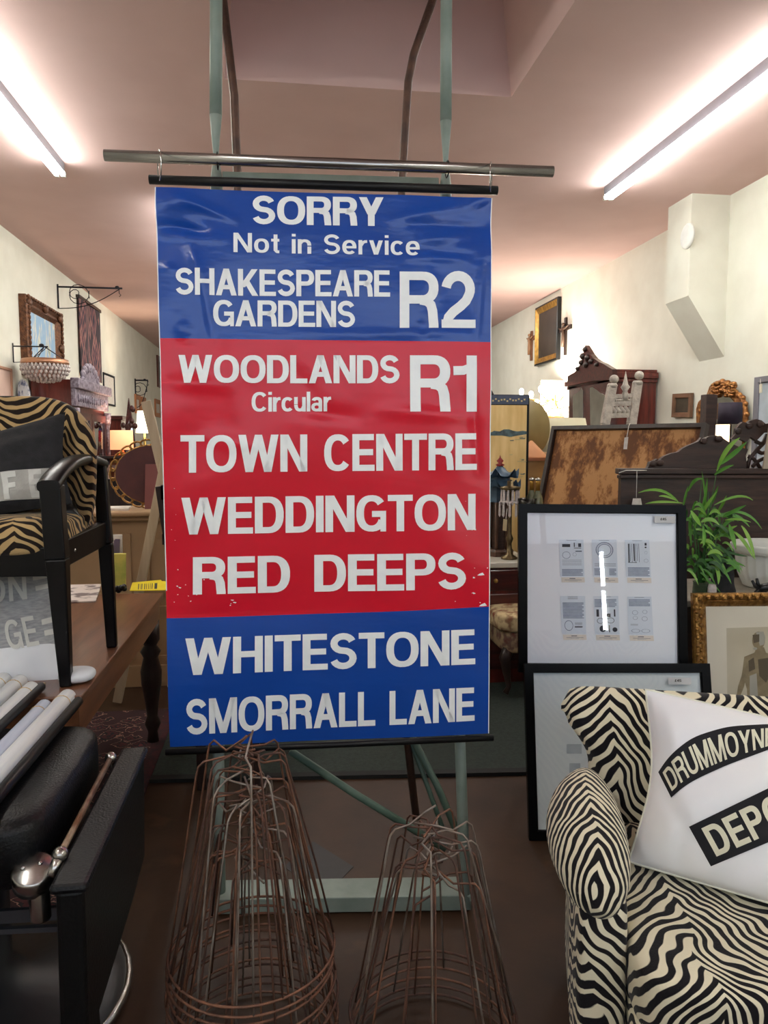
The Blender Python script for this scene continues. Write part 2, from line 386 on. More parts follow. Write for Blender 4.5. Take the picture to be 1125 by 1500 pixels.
MB().box(WX0, WX1, YF-.066, YF-.06, WZ0, WZ1).build('pane', glass('window_glass'), win)
# ceiling with its tapering well
wx0, wx1, wy0, wy1, WT = -.3, 1.41, 2.3, 4.63, 4.5
c = MB()
c.box(XL-.12, XR+.12, YF-.12, wy0, CEIL, CEIL+.1); c.box(XL-.12, XR+.12, wy1, YB+.12, CEIL, CEIL+.1)
c.box(XL-.12, wx0, wy0, wy1, CEIL, CEIL+.1); c.box(wx1, XR+.12, wy0, wy1, CEIL, CEIL+.1)
lo = [(wx0, wy0, CEIL), (wx1, wy0, CEIL), (wx1, wy1, CEIL), (wx0, wy1, CEIL)]
hi = [(wx0+.1, wy0+.1, WT), (wx1-.11, wy0+.1, WT), (wx1-.11, wy1-.03, WT), (wx0+.1, wy1-.03, WT)]
c.add(lo+hi, [(0, 1, 5, 4), (1, 2, 6, 5), (2, 3, 7, 6), (3, 0, 4, 7), (4, 5, 6, 7)])
structure(c, 'ceiling', ceil_m)
# boxed-in duct high on the right wall, with a round cover plate
d0, d1 = 6.13, 6.52
dz1, dz0 = PX(1000, 436, 3.45).z, PY(1084, 523, d0).z
structure(MB().prism([(XR, d0, CEIL), (3.45, d0, CEIL), (3.45, d0, dz1), (XR, d0, dz0)], (0, d1-d0, 0)), 'wall_duct_boxing', wall_m)
p = PX(1008, 346, 3.45)
MB().lathe([(.105, 0), (.105, .012), (.09, .02), (.07, .016), (.0001, .016)], (3.45, p.y, p.z), 28, axis=(-1, 0, 0)).build(
    'vent_cover', white_m, label='round white cover plate on the boxed duct high on the wall', cat='vent cover')
structure(MB().box(XL, XL+.02, YF, YB, 0, .12), 'baseboard_left', white_m)
structure(MB().box(XR-.02, XR, YF, YB, 0, .12), 'baseboard_right', white_m)
# dark inlaid diamond of the floor
q0, q1, q2 = PZ(518, 1270, 0), PZ(470, 1240, 0), PZ(480, 1308, 0)
e1, e2 = q1-q0, q2-q0
structure(MB().prism([q0, q0+e1*1.25, q0+e1*1.25+e2*1.1, q0+e2*1.1], (0, 0, .0015)), 'floor_inlay', tile_m)
# fluorescent battens
tube_m = M('tube_lit', (255, 255, 250), emit=TUBE_E, ecol=(250, 253, 246))
batten_m = M('batten_enamel', (120, 122, 132), rough=.5)
def batten(x, y0, y1, label, z=CEIL):
    t = thing('fluorescent_light', label, 'ceiling light', (x, (y0+y1)/2, z-.1), 'fluorescent battens on the ceiling')
    MB().box(x-.03, x+.03, y0, y1, z-.07, z).build('housing', batten_m, t)
    for s in (-1, 1):
        MB().tube([(x+s*.024, y0+.03, z-.092), (x+s*.024, y1-.03, z-.092)], .016, 12).build('tube', tube_m, t)
        for y in (y0+.015, y1-.015): MB().box(x+s*.024-.014, x+s*.024+.014, y-.015, y+.015, z-.108, z-.07).build('lamp_holder', white_m, t)
    return t
batten(-1.62, 3.7, 6.12, 'lit fluorescent batten with two tubes on the left side of the ceiling')
batten(2.68, 3.5, 6.08, 'lit fluorescent batten near the boxed duct on the right side of the ceiling')
batten(-.85, 6.9, 9.3, 'unseen fluorescent batten added behind the sign to light the left wall, left of two')  # this batten and the next are added unseen to brighten the left wall
batten(1.2, 6.9, 9.3, 'unseen fluorescent batten added behind the sign to light the left wall, right of two')
# the same fittings further up and down the shop, out of the picture but lighting it
batten(-1.62, -.8, 1.6, 'lit fluorescent batten nearest the shop window, left row')
batten(2.68, -1.2, 1.2, 'lit fluorescent batten nearest the shop window, right row')
batten(-.9, 10.4, 12.8, 'lit fluorescent batten far back in the shop behind the sign, left row')
batten(1.9, 10.5, 12.9, 'lit fluorescent batten far back in the shop behind the sign, right row')
# ---------------------------------------------------------------- floor coverings
carpet_m = M('green_carpet', (52, 62, 56), (42, 50, 46), scale=60, rough=.95, bump=.4, bscale=300)
bind_m = M('carpet_binding', (26, 28, 27), rough=.8)
t = thing('carpet', 'dark green carpet behind the sign, edged with a black strip', 'carpet', (.6, 4.2, 0))
a, b = PZ(222, 1141, 0), PZ(772, 1130, 0)
a = V((a.x, a.y, 0)); b = V((b.x, b.y, 0)); ex = b+(b-a)*.75
MB().prism([a, ex, V((ex.x, 6.2, 0)), V((a.x, 6.2, 0))], (0, 0, .012)).build('pile', carpet_m, t)
MB().bar(a+V((0, -.02, .0085)), ex+V((0, -.02, .0085)), .045, .017, side=(0, 1, 0)).build('binding', bind_m, t)
def persian():
    m, nt, p = base('persian_rug'); L = nt.links.new
    tc = nd(nt, 'ShaderNodeTexCoord')
    vo = nd(nt, 'ShaderNodeTexVoronoi', distance='MANHATTAN', i_Scale=10.0); L(tc.outputs['Object'], vo.inputs['Vector'])
    r = nd(nt, 'ShaderNodeValToRGB'); r.color_ramp.interpolation = 'CONSTANT'
    for i, (pos, cc) in enumerate([(0, (92, 32, 36)), (.22, (26, 20, 26)), (.36, (70, 26, 30)), (.55, (18, 15, 20)), (.68, (150, 110, 96)), (.74, (46, 18, 22))]):
        e = r.color_ramp.elements[i] if i < 2 else r.color_ramp.elements.new(pos)
        e.position = pos; e.color = lin(cc)
    n = nd(nt, 'ShaderNodeTexNoise', i_Scale=30.0); L(tc.outputs['Object'], n.inputs['Vector'])
    ad = nd(nt, 'ShaderNodeMath', operation='MULTIPLY_ADD'); ad.inputs[1].default_value = .75; L(n.outputs[0], ad.inputs[0]); L(vo.outputs['Distance'], ad.inputs[2])
    sb = nd(nt, 'ShaderNodeMath', operation='SUBTRACT'); sb.inputs[1].default_value = .36; L(ad.outputs[0], sb.inputs[0])
    L(sb.outputs[0], r.inputs[0]); L(r.outputs[0], p.inputs['Base Color']); p.inputs['Roughness'].default_value = .95
    return m
rt_ = thing('persian_rug', 'dark red patterned rug on the floor under the wooden table', 'rug', (-1.4, 2.6, 0))
MB().box(-2.2, -.66, .8, 4.25, 0, .01).build('field', persian(), rt_)
MB().box(-.66, -.6, .8, 4.25, 0, .01).build('border', M('rug_border', (70, 26, 30), (40, 22, 28), scale=40, rough=.95), rt_)
# ================================================================ the sign
blue_m = M('vinyl_blue', (22, 70, 158), (20, 66, 152), scale=3, rough=.2, bump=.3, bscale=7, stretch=(.8, 1, 2.2), spec=.45)
red_m = M('vinyl_red', (206, 20, 46), (200, 18, 42), scale=3, rough=.22, bump=.16, bscale=6, stretch=(.8, 1, 2), spec=.4)
vwhite_m = M('vinyl_white', (250, 252, 252), (244, 246, 248), scale=30, rough=.3)
rail_m = M('black_rail', (20, 20, 22), (15, 15, 17), rough=.4, scale=20, spec=.3)
steel_m = M('brushed_steel', (172, 170, 168), (150, 148, 146), scale=30, stretch=(.3, 8, 8), rough=.26, metal=1)
chrome_m = M('chrome', (214, 212, 210), rough=.14, metal=1)
SA, SB, SC, SD = V((-.381, 2.409, 2.288)), V((.678, 2.371, 2.290)), V((-.376, 2.381, .527)), V((.683, 2.344, .530))
SN = (SB-SA).cross(SC-SA).normalized()
if SN.y > 0: SN = -SN
def h2(u, v): return 0
su, sv = (SB-SA), (SC-SA)
def suv(px, py):
    q = PP(px, py, SA, SN)-SA
    return q.dot(su)/su.length_squared, q.dot(sv)/sv.length_squared
CREASE = []
for (xa, ya, xb, yb, wd, am) in ((232, 296, 300, 300, .02, .005), (255, 288, 345, 322, .012, .006), (238, 330, 300, 338, .012, -.006), (240, 345, 330, 350, .014, .005), (262, 330, 300, 345, .014, -.005), (280, 365, 300, 420, .016, .005), (298, 418, 312, 496, .012, .006), (262, 470, 275, 495, .025, .006), (235, 392, 262, 396, .014, .004),
    (575, 322, 680, 300, .016, .005), (600, 328, 712, 332, .012, -.005), (690, 300, 716, 288, .014, .005), (612, 352, 680, 345, .014, .005), (640, 368, 716, 380, .014, -.005), (600, 378, 716, 376, .012, .004), (630, 398, 640, 440, .018, .005), (706, 380, 698, 495, .012, .005), (610, 470, 625, 490, .02, -.004), (420, 490, 690, 488, .016, .003),
    (245, 560, 330, 565, .02, .004), (330, 520, 345, 620, .03, .004), (420, 530, 470, 600, .03, -.004), (560, 600, 700, 612, .02, .004), (300, 640, 380, 655, .025, .004), (640, 520, 660, 600, .03, .004), (690, 560, 700, 690, .014, .004), (430, 600, 520, 610, .02, -.004)):
    CREASE.append(suv(xa, ya)+suv(xb, yb)+(wd, am))
def disp(u, v):
    top = math.exp(-((v-.07)/.05)**2); e = math.exp(-(u/.12)**2)+math.exp(-((1-u)/.14)**2)
    d = .004*math.sin(9*u+1)*math.sin(2*v+.4)
    d += top*e*.007*math.sin(46*v+9*u)+.003*e*math.sin(16*v+3*u)*math.exp(-v*2)
    d += .0035*math.exp(-v*1.6)*math.sin(34*v+5*math.sin(4*u))*abs(math.cos(3*u))
    d += .0025*math.exp(-((v-.45)/.25)**2)*math.sin(13*u+7*v)
    for (x0, y0, x1, y1, wd, am) in CREASE:
        if abs(v-(y0+y1)/2) > abs(y1-y0)/2+.05: continue
        dx, dy = x1-x0, (y1-y0)*1.66; px, py = u-x0, (v-y0)*1.66; L2 = dx*dx+dy*dy; f = max(0, min(1, (px*dx+py*dy)/L2))
        q = ((px-f*dx)**2+(py-f*dy)**2)/(wd*wd)
        if q < 6: d += am*math.exp(-q)*(.35+.65*math.sin(math.pi*f))
    return d+.012*math.sin(math.pi*max(0, (v-.75)/.25))*(.5+.5*math.cos(3*u))
def SP(u, v, k=0): return SA+su*u+sv*v+SN*(disp(u, v)+k)
sign = thing('bus_destination_blind', 'large blue and red bus destination blind lettered SORRY, hanging from a steel rod', 'sign', (.15, 2.36, .5))
U0, U1 = suv(228, 300)[0], suv(721, 300)[0]
V0, V1 = .012, .992
vb1 = (suv(238, 497.5)[1]+suv(719, 498.5)[1])/2
vb2l, vb2r = suv(250, 905)[1], suv(716, 888)[1]
sh = MB()
def vmap(u, v):   # rows of the grid follow the two colour edges
    b2 = vb2l+(vb2r-vb2l)*u+.0025*math.sin(math.pi*u)
    if v < .3: return V0+(vb1-V0)*v/.3
    if v < .8: return vb1+(b2-vb1)*(v-.3)/.5
    return b2+(V1-b2)*(v-.8)/.2
sh.grid(150, 240, lambda u, v: SP(U0+(U1-U0)*(u if 2/150 < u < 148/150 else (u*.4 if u < 1.5/150 else 1-(1-u)*.4) if min(u, 1-u) < 1.5/150 else u), vmap(u, v)), mfn=lambda u, v: 2 if (u > .994 or (u < .006 and v < .75)) else (1 if .3 < v < .8 else 0))
lines = [('SORRY', (369, 328, 286), (562, 331, 289), .2), ('Not in Service', (342, 369.5, 341), (614.5, 374, 345), .165),
    ('SHAKESPEARE', (257, 432, 393), (571, 434.5, 396), .19), ('GARDENS', (312, 477.5, 439), (520, 479, 440.5), .185),
    ('R2', (585, 480, 397.5), (696, 480, 397.5), .175), ('WOODLANDS', (261, 561, 520), (585, 561, 520), .2),
    ('R1', (600, 602.5, 520), (697.5, 602.5, 520.5), .185), ('Circular', (368, 603, 574), (484.5, 602, 573), .18),
    ('TOWN CENTRE', (264, 692.5, 637.5), (697.5, 687.5, 634), .195), ('WEDDINGTON', (265, 783, 729), (696, 775.5, 722.5), .195),
    ('RED DEEPS', (282, 870.5, 816), (682, 862, 808.5), .2), ('WHITESTONE', (271, 987, 934), (695, 972, 921), .195),
    ('SMORRALL LANE', (272, 1075, 1022), (694, 1055, 1006), .195)]
for txt, (xl, bl, tl), (xr, br, tr), tt in lines:
    bL, bR, tL, tR = suv(xl, bl), suv(xr, br), suv(xl, tl), suv(xr, tr)
    def fn(a, b, bL=bL, bR=bR, tL=tL, tR=tR):
        u = (bL[0]+(bR[0]-bL[0])*a)*(1-b)+(tL[0]+(tR[0]-tL[0])*a)*b
        v = (bL[1]+(bR[1]-bL[1])*a)*(1-b)+(tL[1]+(tR[1]-tL[1])*a)*b
        return SP(u, v, .0018)
    letters(sh, txt, fn, 2, tt, gap=.085 if txt[1] == 'o' else .045, sp={'RED DEEPS': .5, 'Not in Service': .42}.get(txt, .42), fine=4)
for k in range(34):   # chips where the ink has flaked
    if k < 8: px, py, s = 700+random.uniform(-10, 14), random.choice([882, 868, 845, 800, 775, 886]), random.uniform(.8, 3)
    elif k < 16: px, py, s = random.uniform(255, 300), random.uniform(845, 890), random.uniform(.7, 2)
    elif k < 22: px, py, s = random.uniform(325, 345), random.uniform(878, 890), random.uniform(.7, 2.2)
    else: px, py, s = random.choice([random.uniform(660, 716), random.uniform(250, 262)]), random.uniform(700, 890), random.uniform(.4, 1.2)
    if k == 0: px, py, s = 706, 886, 5
    if k == 1: px, py, s = 703, 841, 4.5
    a0 = random.uniform(0, 3)
    sh.add([SP(*suv(px+s*rr*1.3*math.cos(a0+i*1.26), py+s*rr*.7*math.sin(a0+i*1.26)), .0011) for i, rr in enumerate([1, .4, .9, .5, 1.1])], [(0, 1, 2, 3, 4)], 2)
sh.build('vinyl_sheet', [blue_m, red_m, vwhite_m], sign)
bl_ = PP(243, 1101, SA, SN); br_ = PP(722, 1080, SA, SN)
MB().tube([SP(-.002, 0, .004), SP(1.002, 0, .004)], .0135, 12).build('top_rail', rail_m, sign)
MB().tube([bl_+SN*.004, br_+SN*.004], .0105, 12).build('bottom_rail', rail_m, sign)
# steel rod on the stand, rings that carry the blind
r0, r1 = PY(153, 227.5, 2.385), PY(810, 251.5, 2.335)
MB().lathe([(.0001, 0), (.0165, 0), (.0165, (r1-r0).length), (.0001, (r1-r0).length)], r0, 20, axis=(r1-r0)).build('steel_rod', steel_m,
    label='brushed steel rod tied across the green stand above the sign', cat='rod')
def on_rod(px): return r0+(r1-r0)*((PY(px, 240, 2.36).x-r0.x)/(r1.x-r0.x))
for px, lb in ((232, 'wire ring joining the rod to the left end of the sign'), (717, 'wire ring joining the rod to the right end of the sign')):
    c_ = on_rod(px)-V((0, 0, .022)); R_ = .043
    ax = (r1-r0).normalized(); tw = (ax*.35+V((0, 1, 0))).normalized() if px > 500 else (V((0, 1, 0))-ax*.3).normalized()
    MB().tube([c_+tw*(R_*.8*math.cos(k*math.pi/14))+V((0, 0, R_*1.0*math.sin(k*math.pi/14))) for k in range(28)], .0022, 6, closed=True).build(
        'hanging_ring', chrome_m, label=lb, cat='ring', group='rings carrying the sign')
# ---------------------------------------------------------------- green metal stand behind the sign
green_m = M('green_enamel', (138, 150, 142), (114, 128, 120), scale=9, rough=.5, c3=(120, 96, 74), contrast=(.3, .7), bump=.1, bscale=40)
dgreen_m = M('green_enamel_worn', (84, 106, 92), (64, 84, 72), scale=12, rough=.5, c3=(110, 88, 60), contrast=(.3, .75), bump=.1, bscale=40)
rust_m = M('brown_iron', (92, 66, 54), (70, 52, 46), scale=20, rough=.45, metal=.4, bump=.15, bscale=80)
st = thing('display_stand', 'tall green metal stand rising behind the sign towards the ceiling well', 'stand', (.17, 2.45, 0))
for (pt, pm, pb, pf) in (((317, -60), (316, 200), (320, 1120), (322, 1326)), ((654, -60), (653, 210), (674, 1090), (682, 1330))):
    a0_, a1_, a2_ = PY(pt[0], pt[1], 2.46), PY(pm[0], pm[1], 2.46), PY(pb[0], pb[1], 2.42)
    a3_ = PZ(pf[0], pf[1], .012)
    tb = MB().tube([a0_, a1_-(a1_-a0_)*.12], .019, 10)
    tb.tube([a1_-(a1_-a0_)*.12, a1_, a1_+V((0, 0, -.06)), a1_+V((0, 0, -.13)), a2_, a3_], [.019, .013, .008, .019, .019, .019], 10)
    tb.build('upright', green_m, st)
    k = on_rod(PY(pm[0], 235, 2.36).x and pm[0]+2)
    MB().tube([k+V((.0, math.sin(i*.5)*.026+.012, math.cos(i*.5)*.024)) for i in range(13)], .0022, 6, closed=True).build('cable_tie', rail_m, st)
g0, g1 = PY(326, 259, 2.47), PY(642, 268, 2.46)
MB().bar(g0, g1, .022, .026, side=(0, 1, 0)).build('cross_rail', green_m, st, bevel=.002)
f0, f1 = PZ(322, 1322, .03), PZ(690, 1316, .03)
MB().bar(f0+V((0, .03, .0)), f1+V((0, .03, .0)), .11, .05, side=(0, 1, 0)).build('foot_plank', green_m, st, bevel=.003)
for pts, rr in (([(425, 1100, 2.5), (520, 1163, 2.46), (652, 1243, 2.42)], .0135), ([(604, 1080, 2.62), (640, 1150, 2.6), (668, 1215, 2.5)], .013), ([(592, 1060, 2.66), (622, 1140, 2.62), (648, 1212, 2.52)], .009)):
    MB().tube([PY(*q) for q in pts], rr, 10).build('brace', dgreen_m, st)
for pts in ([(322, -40, 2.72), (343, 140, 2.72), (348, 262, 2.72), (352, 700, 2.7), (356, 1040, 2.68)], [(648, -40, 2.72), (606, 80, 2.72), (598, 120, 2.72), (588, 275, 2.72), (575, 900, 2.7), (610, 1200, 2.62)]):
    MB().tube([PY(*q) for q in pts], .0145, 10).build('bent_handrail', rust_m, st)
# ---------------------------------------------------------------- nested wire plant cages
wire_ms = [M('rusty_wire', (132, 90, 68), (96, 68, 56), scale=30, rough=.6, metal=.35, bump=.2, bscale=200),
           M('rusty_wire_dark', (100, 68, 54), (74, 54, 48), scale=30, rough=.65, metal=.3, bump=.2, bscale=200),
           M('grey_wire', (156, 148, 140), (112, 92, 78), scale=14, rough=.5, metal=.6)]
def cage(loc, rot, h, rb, rtop, sd, label, tilt=0):
    rnd = random.Random(sd)
    t = thing('wire_plant_cage', label, 'wire cage', (0, 0, 0))
    MB().tube([(rb*math.cos(k*math.pi/22), rb*math.sin(k*math.pi/22), .004) for k in range(44)], .0032, 6, closed=True).build('hoop', wire_ms[rnd.choice([0, 1, 0])], t)
    for i in range(5):
        a = i*math.pi*.4+rnd.uniform(-.2, .2); ca, sa = math.cos(a), math.sin(a); rs = rtop*rnd.uniform(.82, 1.12); hh = h*rnd.uniform(.94, 1.02)
        b = a+rnd.uniform(-.5, .5); cb, sb_ = math.cos(b), math.sin(b); e = rnd.uniform(.0, .05); up = rnd.uniform(-.035, .045)
        pts = [(rb*ca, rb*sa, .004), ((rb*.62+rs*.38)*ca, (rb*.62+rs*.38)*sa, h*.38), (rs*1.04*ca, rs*1.04*sa, hh-.035), (rs*.98*ca, rs*.98*sa, hh-.012), (rs*.86*ca, rs*.86*sa, hh),
               (rs*.45*cb, rs*.45*sb_, hh+rnd.uniform(-.012, .006)), (.01*cb, .01*sb_, hh+up*.6), (-e*cb, -e*sb_, hh+up)]
        MB().tube(pts, .0027, 5).build('leg', wire_ms[rnd.choice([0, 1, 1, 0, 2, 2])], t)
    t.location = loc; t.rotation_euler = (tilt, 0, rot); ORG[t.name] = V(loc)
    return t
c1 = PZ(370, 1388, .275); c2 = PZ(635, 1475, .13)
for k in range(12):
    tl_ = random.Random(50+k)
    cage((c1.x+tl_.uniform(-.008, .008), c1.y+tl_.uniform(-.008, .008), .003+.0247*k), k*.42+.5, .515, .2, .104, 10+k,
         'topmost rusty wire plant cage of the taller nested stack, just below the sign' if k == 11 else 'rusty wire plant cage nested under the topmost one in the taller stack below the sign',
         tl_.uniform(-.02, .02))['group'] = 'rusty wire cages in the taller stack'
for k in range(6):
    tl_ = random.Random(80+k)
    cage((c2.x+tl_.uniform(-.008, .008), c2.y+tl_.uniform(-.008, .008), .003+.0247*k), k*.37+.2, .475, .2, .106, 40+k,
         'topmost rusty wire plant cage of the shorter nested stack beside the zebra armchair' if k == 5 else 'rusty wire plant cage nested under the topmost one in the shorter stack',
         tl_.uniform(-.02, .02))['group'] = 'rusty wire cages in the shorter stack'
# ================================================================ helpers for furniture and pictures
def framed(name, label, cat, TL, TR, BL, fw, fd, frame_m, inner_m, group=None, prof=None, glass_m=None, back=.0, inner_name='picture', dark_rows=0):
    """a picture: moulded frame swept round the rectangle TL TR BL (front face), picture, optional pane"""
    TL, TR, BL = V(TL), V(TR), V(BL); u = (TR-TL); w_ = u.length; u = u/w_; v = (BL-TL); v = v-u*v.dot(u); h_ = v.length; v = v/h_
    n = u.cross(v)
    if n.dot(CAM-TL) < 0: n = -n
    t = thing(name, label, cat, (TL+TR)/2+v*h_-n*fd*.5, group)
    prof = prof or [(0, -fd), (0, 0), (fw*.15, .0), (fw*.85, -fd*.05), (fw, -fd*.3), (fw, -fd)]
    vs = []; fs = []
    for ins, hh in prof:
        for a, b in ((ins, ins), (w_-ins, ins), (w_-ins, h_-ins), (ins, h_-ins)): vs.append(TL+u*a+v*b+n*hh)
    for i in range(len(prof)-1):
        for k in range(4):
            l = (k+1) % 4; fs.append((i*4+k, i*4+l, (i+1)*4+l, (i+1)*4+k))
    fb = MB().add(vs, fs); fb.m = [1 if k < 4*dark_rows else 0 for k in range(len(fs))]; fb.build('frame', frame_m, t)
    P = lambda a, b, k=0: TL+u*(fw*.9+(w_-fw*1.8)*a)+v*(fw*.9+(h_-fw*1.8)*b)+n*(-fd*.6+k)
    q = MB().prism([P(0, 0), P(1, 0), P(1, 1), P(0, 1)], -n*min(.006, fd*.3))
    inner = q.build(inner_name, inner_m, t)
    if glass_m: MB().prism([P(0, 0, fd*.22), P(1, 0, fd*.22), P(1, 1, fd*.22), P(0, 1, fd*.22)], -n*.002).build('pane', glass_m, t)
    return t, P, inner, (u, v, n, w_, h_)
pane_m = glass('picture_glass')
black_m = M('black_satin', (20, 20, 22), (15, 15, 17), scale=20, rough=.38)
blackwood_m = M('black_lacquered_wood', (14, 12, 13), (9, 8, 9), scale=12, rough=.3, spec=.3)
gilt_m = M('gilt', (176, 132, 70), (112, 76, 36), scale=40, rough=.34, metal=.75, bump=.5, bscale=90)
darkgilt_m = M('dark_gilt', (120, 78, 52), (72, 44, 30), scale=30, rough=.4, metal=.4, bump=.6, bscale=70)
mirror_m = M('mirror_glass', (225, 228, 228), rough=.03, metal=1)
iron_m = M('wrought_iron', (44, 44, 52), rough=.5, metal=.6)
crystal_m = M('crystal', (246, 236, 232), (220, 206, 204), scale=60, rough=.08, trans=.3, ior=1.5)
mahog_m = wood('mahogany', (110, 42, 34), (72, 26, 22), 2, 5, rough=.32, coat=.3)
mahogx_m = wood('mahogany_cross', (84, 36, 32), (52, 22, 22), 0, 5, rough=.3, coat=.35)
beige_m = M('beige_panelling', (176, 144, 108), (164, 132, 98), scale=4, rough=.6)
brown_m = wood('brown_table_wood', (134, 88, 60), (98, 62, 44), 1, 4, rough=.28, coat=.25)
darkwood_m = wood('dark_turned_wood', (52, 36, 30), (34, 24, 22), 2, 5, rough=.4)
paper_m = M('paper', (226, 220, 212), (206, 198, 190), scale=30, rough=.8)
cloth_char = M('charcoal_cloth', (36, 36, 39), (28, 28, 31), scale=40, rough=.9, bump=.2, bscale=300)
# ================================================================ left: table, zebra chair and what lies on them
TT = .75
tb = thing('wooden_table', 'long brown wooden table under the black framed zebra chair', 'table', (-1.15, 3.05, 0))
x1, x0, y0, y1 = -.60, -1.75, 2.285, 3.86
MB().box(x0, x1, y0, y1, TT-.028, TT).build('tabletop', brown_m, tb, bevel=.004)
ap = MB()
ap.box(x1-.04, x1-.018, y0+.03, y1-.03, TT-.135, TT-.028).box(x0+.02, x0+.04, y0+.03, y1-.03, TT-.135, TT-.028)
ap.box(x0+.04, x1-.04, y0+.03, y0+.05, TT-.135, TT-.028).box(x0+.04, x1-.04, y1-.05, y1-.03, TT-.135, TT-.028)
ap.build('apron', brown_m, tb)
for x in (x0+.07, x1-.06):
    for y in (y0+.07, y1-.07):
        pr = [(.03, 0), (.024, .05), (.04, .09), (.026, .13), (.034, .2), (.05, .3), (.052, .36), (.036, .43), (.05, .46), (.03, .49), (.046, .52), (.046, .615)]
        MB().lathe(pr, (x, y, .01), 16).build('leg', darkwood_m, tb)
# --- zebra chair standing on the table
zl = dict(light=(186, 156, 108), dark=(34, 26, 22))
zch = thing('zebra_chair', 'zebra print armchair with a black wooden frame, standing on the brown table', 'chair', (-.95, 2.6, TT))
fr0, fr1 = V((-.672, 2.39, TT)), V((-.69, 2.385, 1.387))
re0, re1 = V((-.632, 2.84, TT)), V((-.66, 2.85, 1.44))
Wc = .60
seat_z = 1.20
for s in (0, 1):
    o = V((-Wc*s, .03*s, 0)); sg = 1 if s == 0 else -1
    lean = V((.0, 0, 0))
    MB().bar(fr0+o, V((fr0.x-.012*sg, fr0.y, seat_z-.05))+o, .034, .034, (1, 0, 0), w2=.06, d2=.056).bar(V((fr0.x-.012*sg, fr0.y, seat_z-.05))+o, V((fr0.x-.02*sg, fr0.y, 1.375))+o, .06, .056, (1, 0, 0), w2=.062, d2=.056).build('leg', blackwood_m, zch, bevel=.005)
    MB().bar(re0+o, V((re0.x-.006*sg, re0.y-.02, seat_z-.06))+o, .036, .03, (1, 0, 0), w2=.048, d2=.044).bar(V((re0.x-.006*sg, re0.y-.02, seat_z-.06))+o, V((re0.x-.02*sg, re0.y-.01, 1.43))+o, .048, .044, (1, 0, 0), w2=.042, d2=.034).build('leg', blackwood_m, zch, bevel=.005)
    am = MB(); A0 = V((fr0.x-.02*sg, fr0.y-.035, 1.385))+o; A1 = V((re0.x-.02*sg, re0.y+.015, 1.437))+o
    n_ = 14; up_ = lambda f: .052*math.sin(math.pi*min(1, f*1.02))**.8*(1-.25*f)
    def armfn(u, v):
        f = v; c_ = A0+(A1-A0)*f+V((0, 0, up_(f)-.012)); a = 2*math.pi*u
        wd = .034*(1-.25*f); return c_+V((wd*math.copysign(abs(math.cos(a))**.7, math.cos(a)), 0, .019*math.copysign(abs(math.sin(a))**.7, math.sin(a))))
    am.grid(16, n_, armfn, closed_u=True)
    am.add([armfn(k/16, 0) for k in range(16)], [tuple(range(16))]); am.add([armfn(k/16, 1) for k in range(16)], [tuple(range(16))])
    am.build('armrest', blackwood_m, zch)
    rl = MB().bar(V((fr0.x-.014*sg, fr0.y, 1.158))+o, V((re0.x-.012*sg, re0.y-.02, 1.178))+o, .03, .085, (1, 0, 0))
    r_ = rl.build('side_rail', blackwood_m, zch, bevel=.004)
    if s == 0:
        for y in (2.5, 2.7): MB().ball((fr0.x+.006, y, 1.155+.02*(y-2.4)/.45), .009).build('bolt', chrome_m, r_)
MB().bar(V((fr0.x-.03, fr0.y, 1.142)), V((fr0.x-Wc+.03, fr0.y+.03, 1.142)), .03, .09, (0, 1, 0)).build('front_rail', blackwood_m, zch, bevel=.004)
cx_, cy_ = (fr0.x+re0.x)/2-Wc/2-.01, 2.615
MB().rbox((cx_, cy_-.0, 1.215), .30, .25, .062, .32).build('seat', zebra('zebra_seat', **zl, a=(1, .1, 0), b=(.15, 1, .9), f=30, slope=.9, period=.13, shift=(.1, .3, 0)), zch)
def backfn(u, v):
    a = 2*math.pi*u; b = -math.pi/2+math.pi*v; sg = lambda x, p: math.copysign(abs(x)**p, x)
    x = .325*sg(math.cos(b), .35)*sg(math.cos(a), .45); z = .25*sg(math.sin(b), .5); y = .045*sg(math.cos(b), .35)*sg(math.sin(a), .45)
    if z > 0: z = z*(1-.42*max(0, abs(x)/.325)**3.2)
    y += .12*(1-(x/.325)**2)-.10+ .12*(z/.265)*.5
    return V((cx_+x+.005, 2.79+y, 1.42+z))
MB().grid(44, 24, backfn, closed_u=True).build('backrest', zebra('zebra_back', **zl, a=(1, 0, 0), b=(.1, .2, 1), f=25, slope=1.1, period=.17, shift=(.86-.05, 0, 0)), zch)
PIN = [.05, .05]
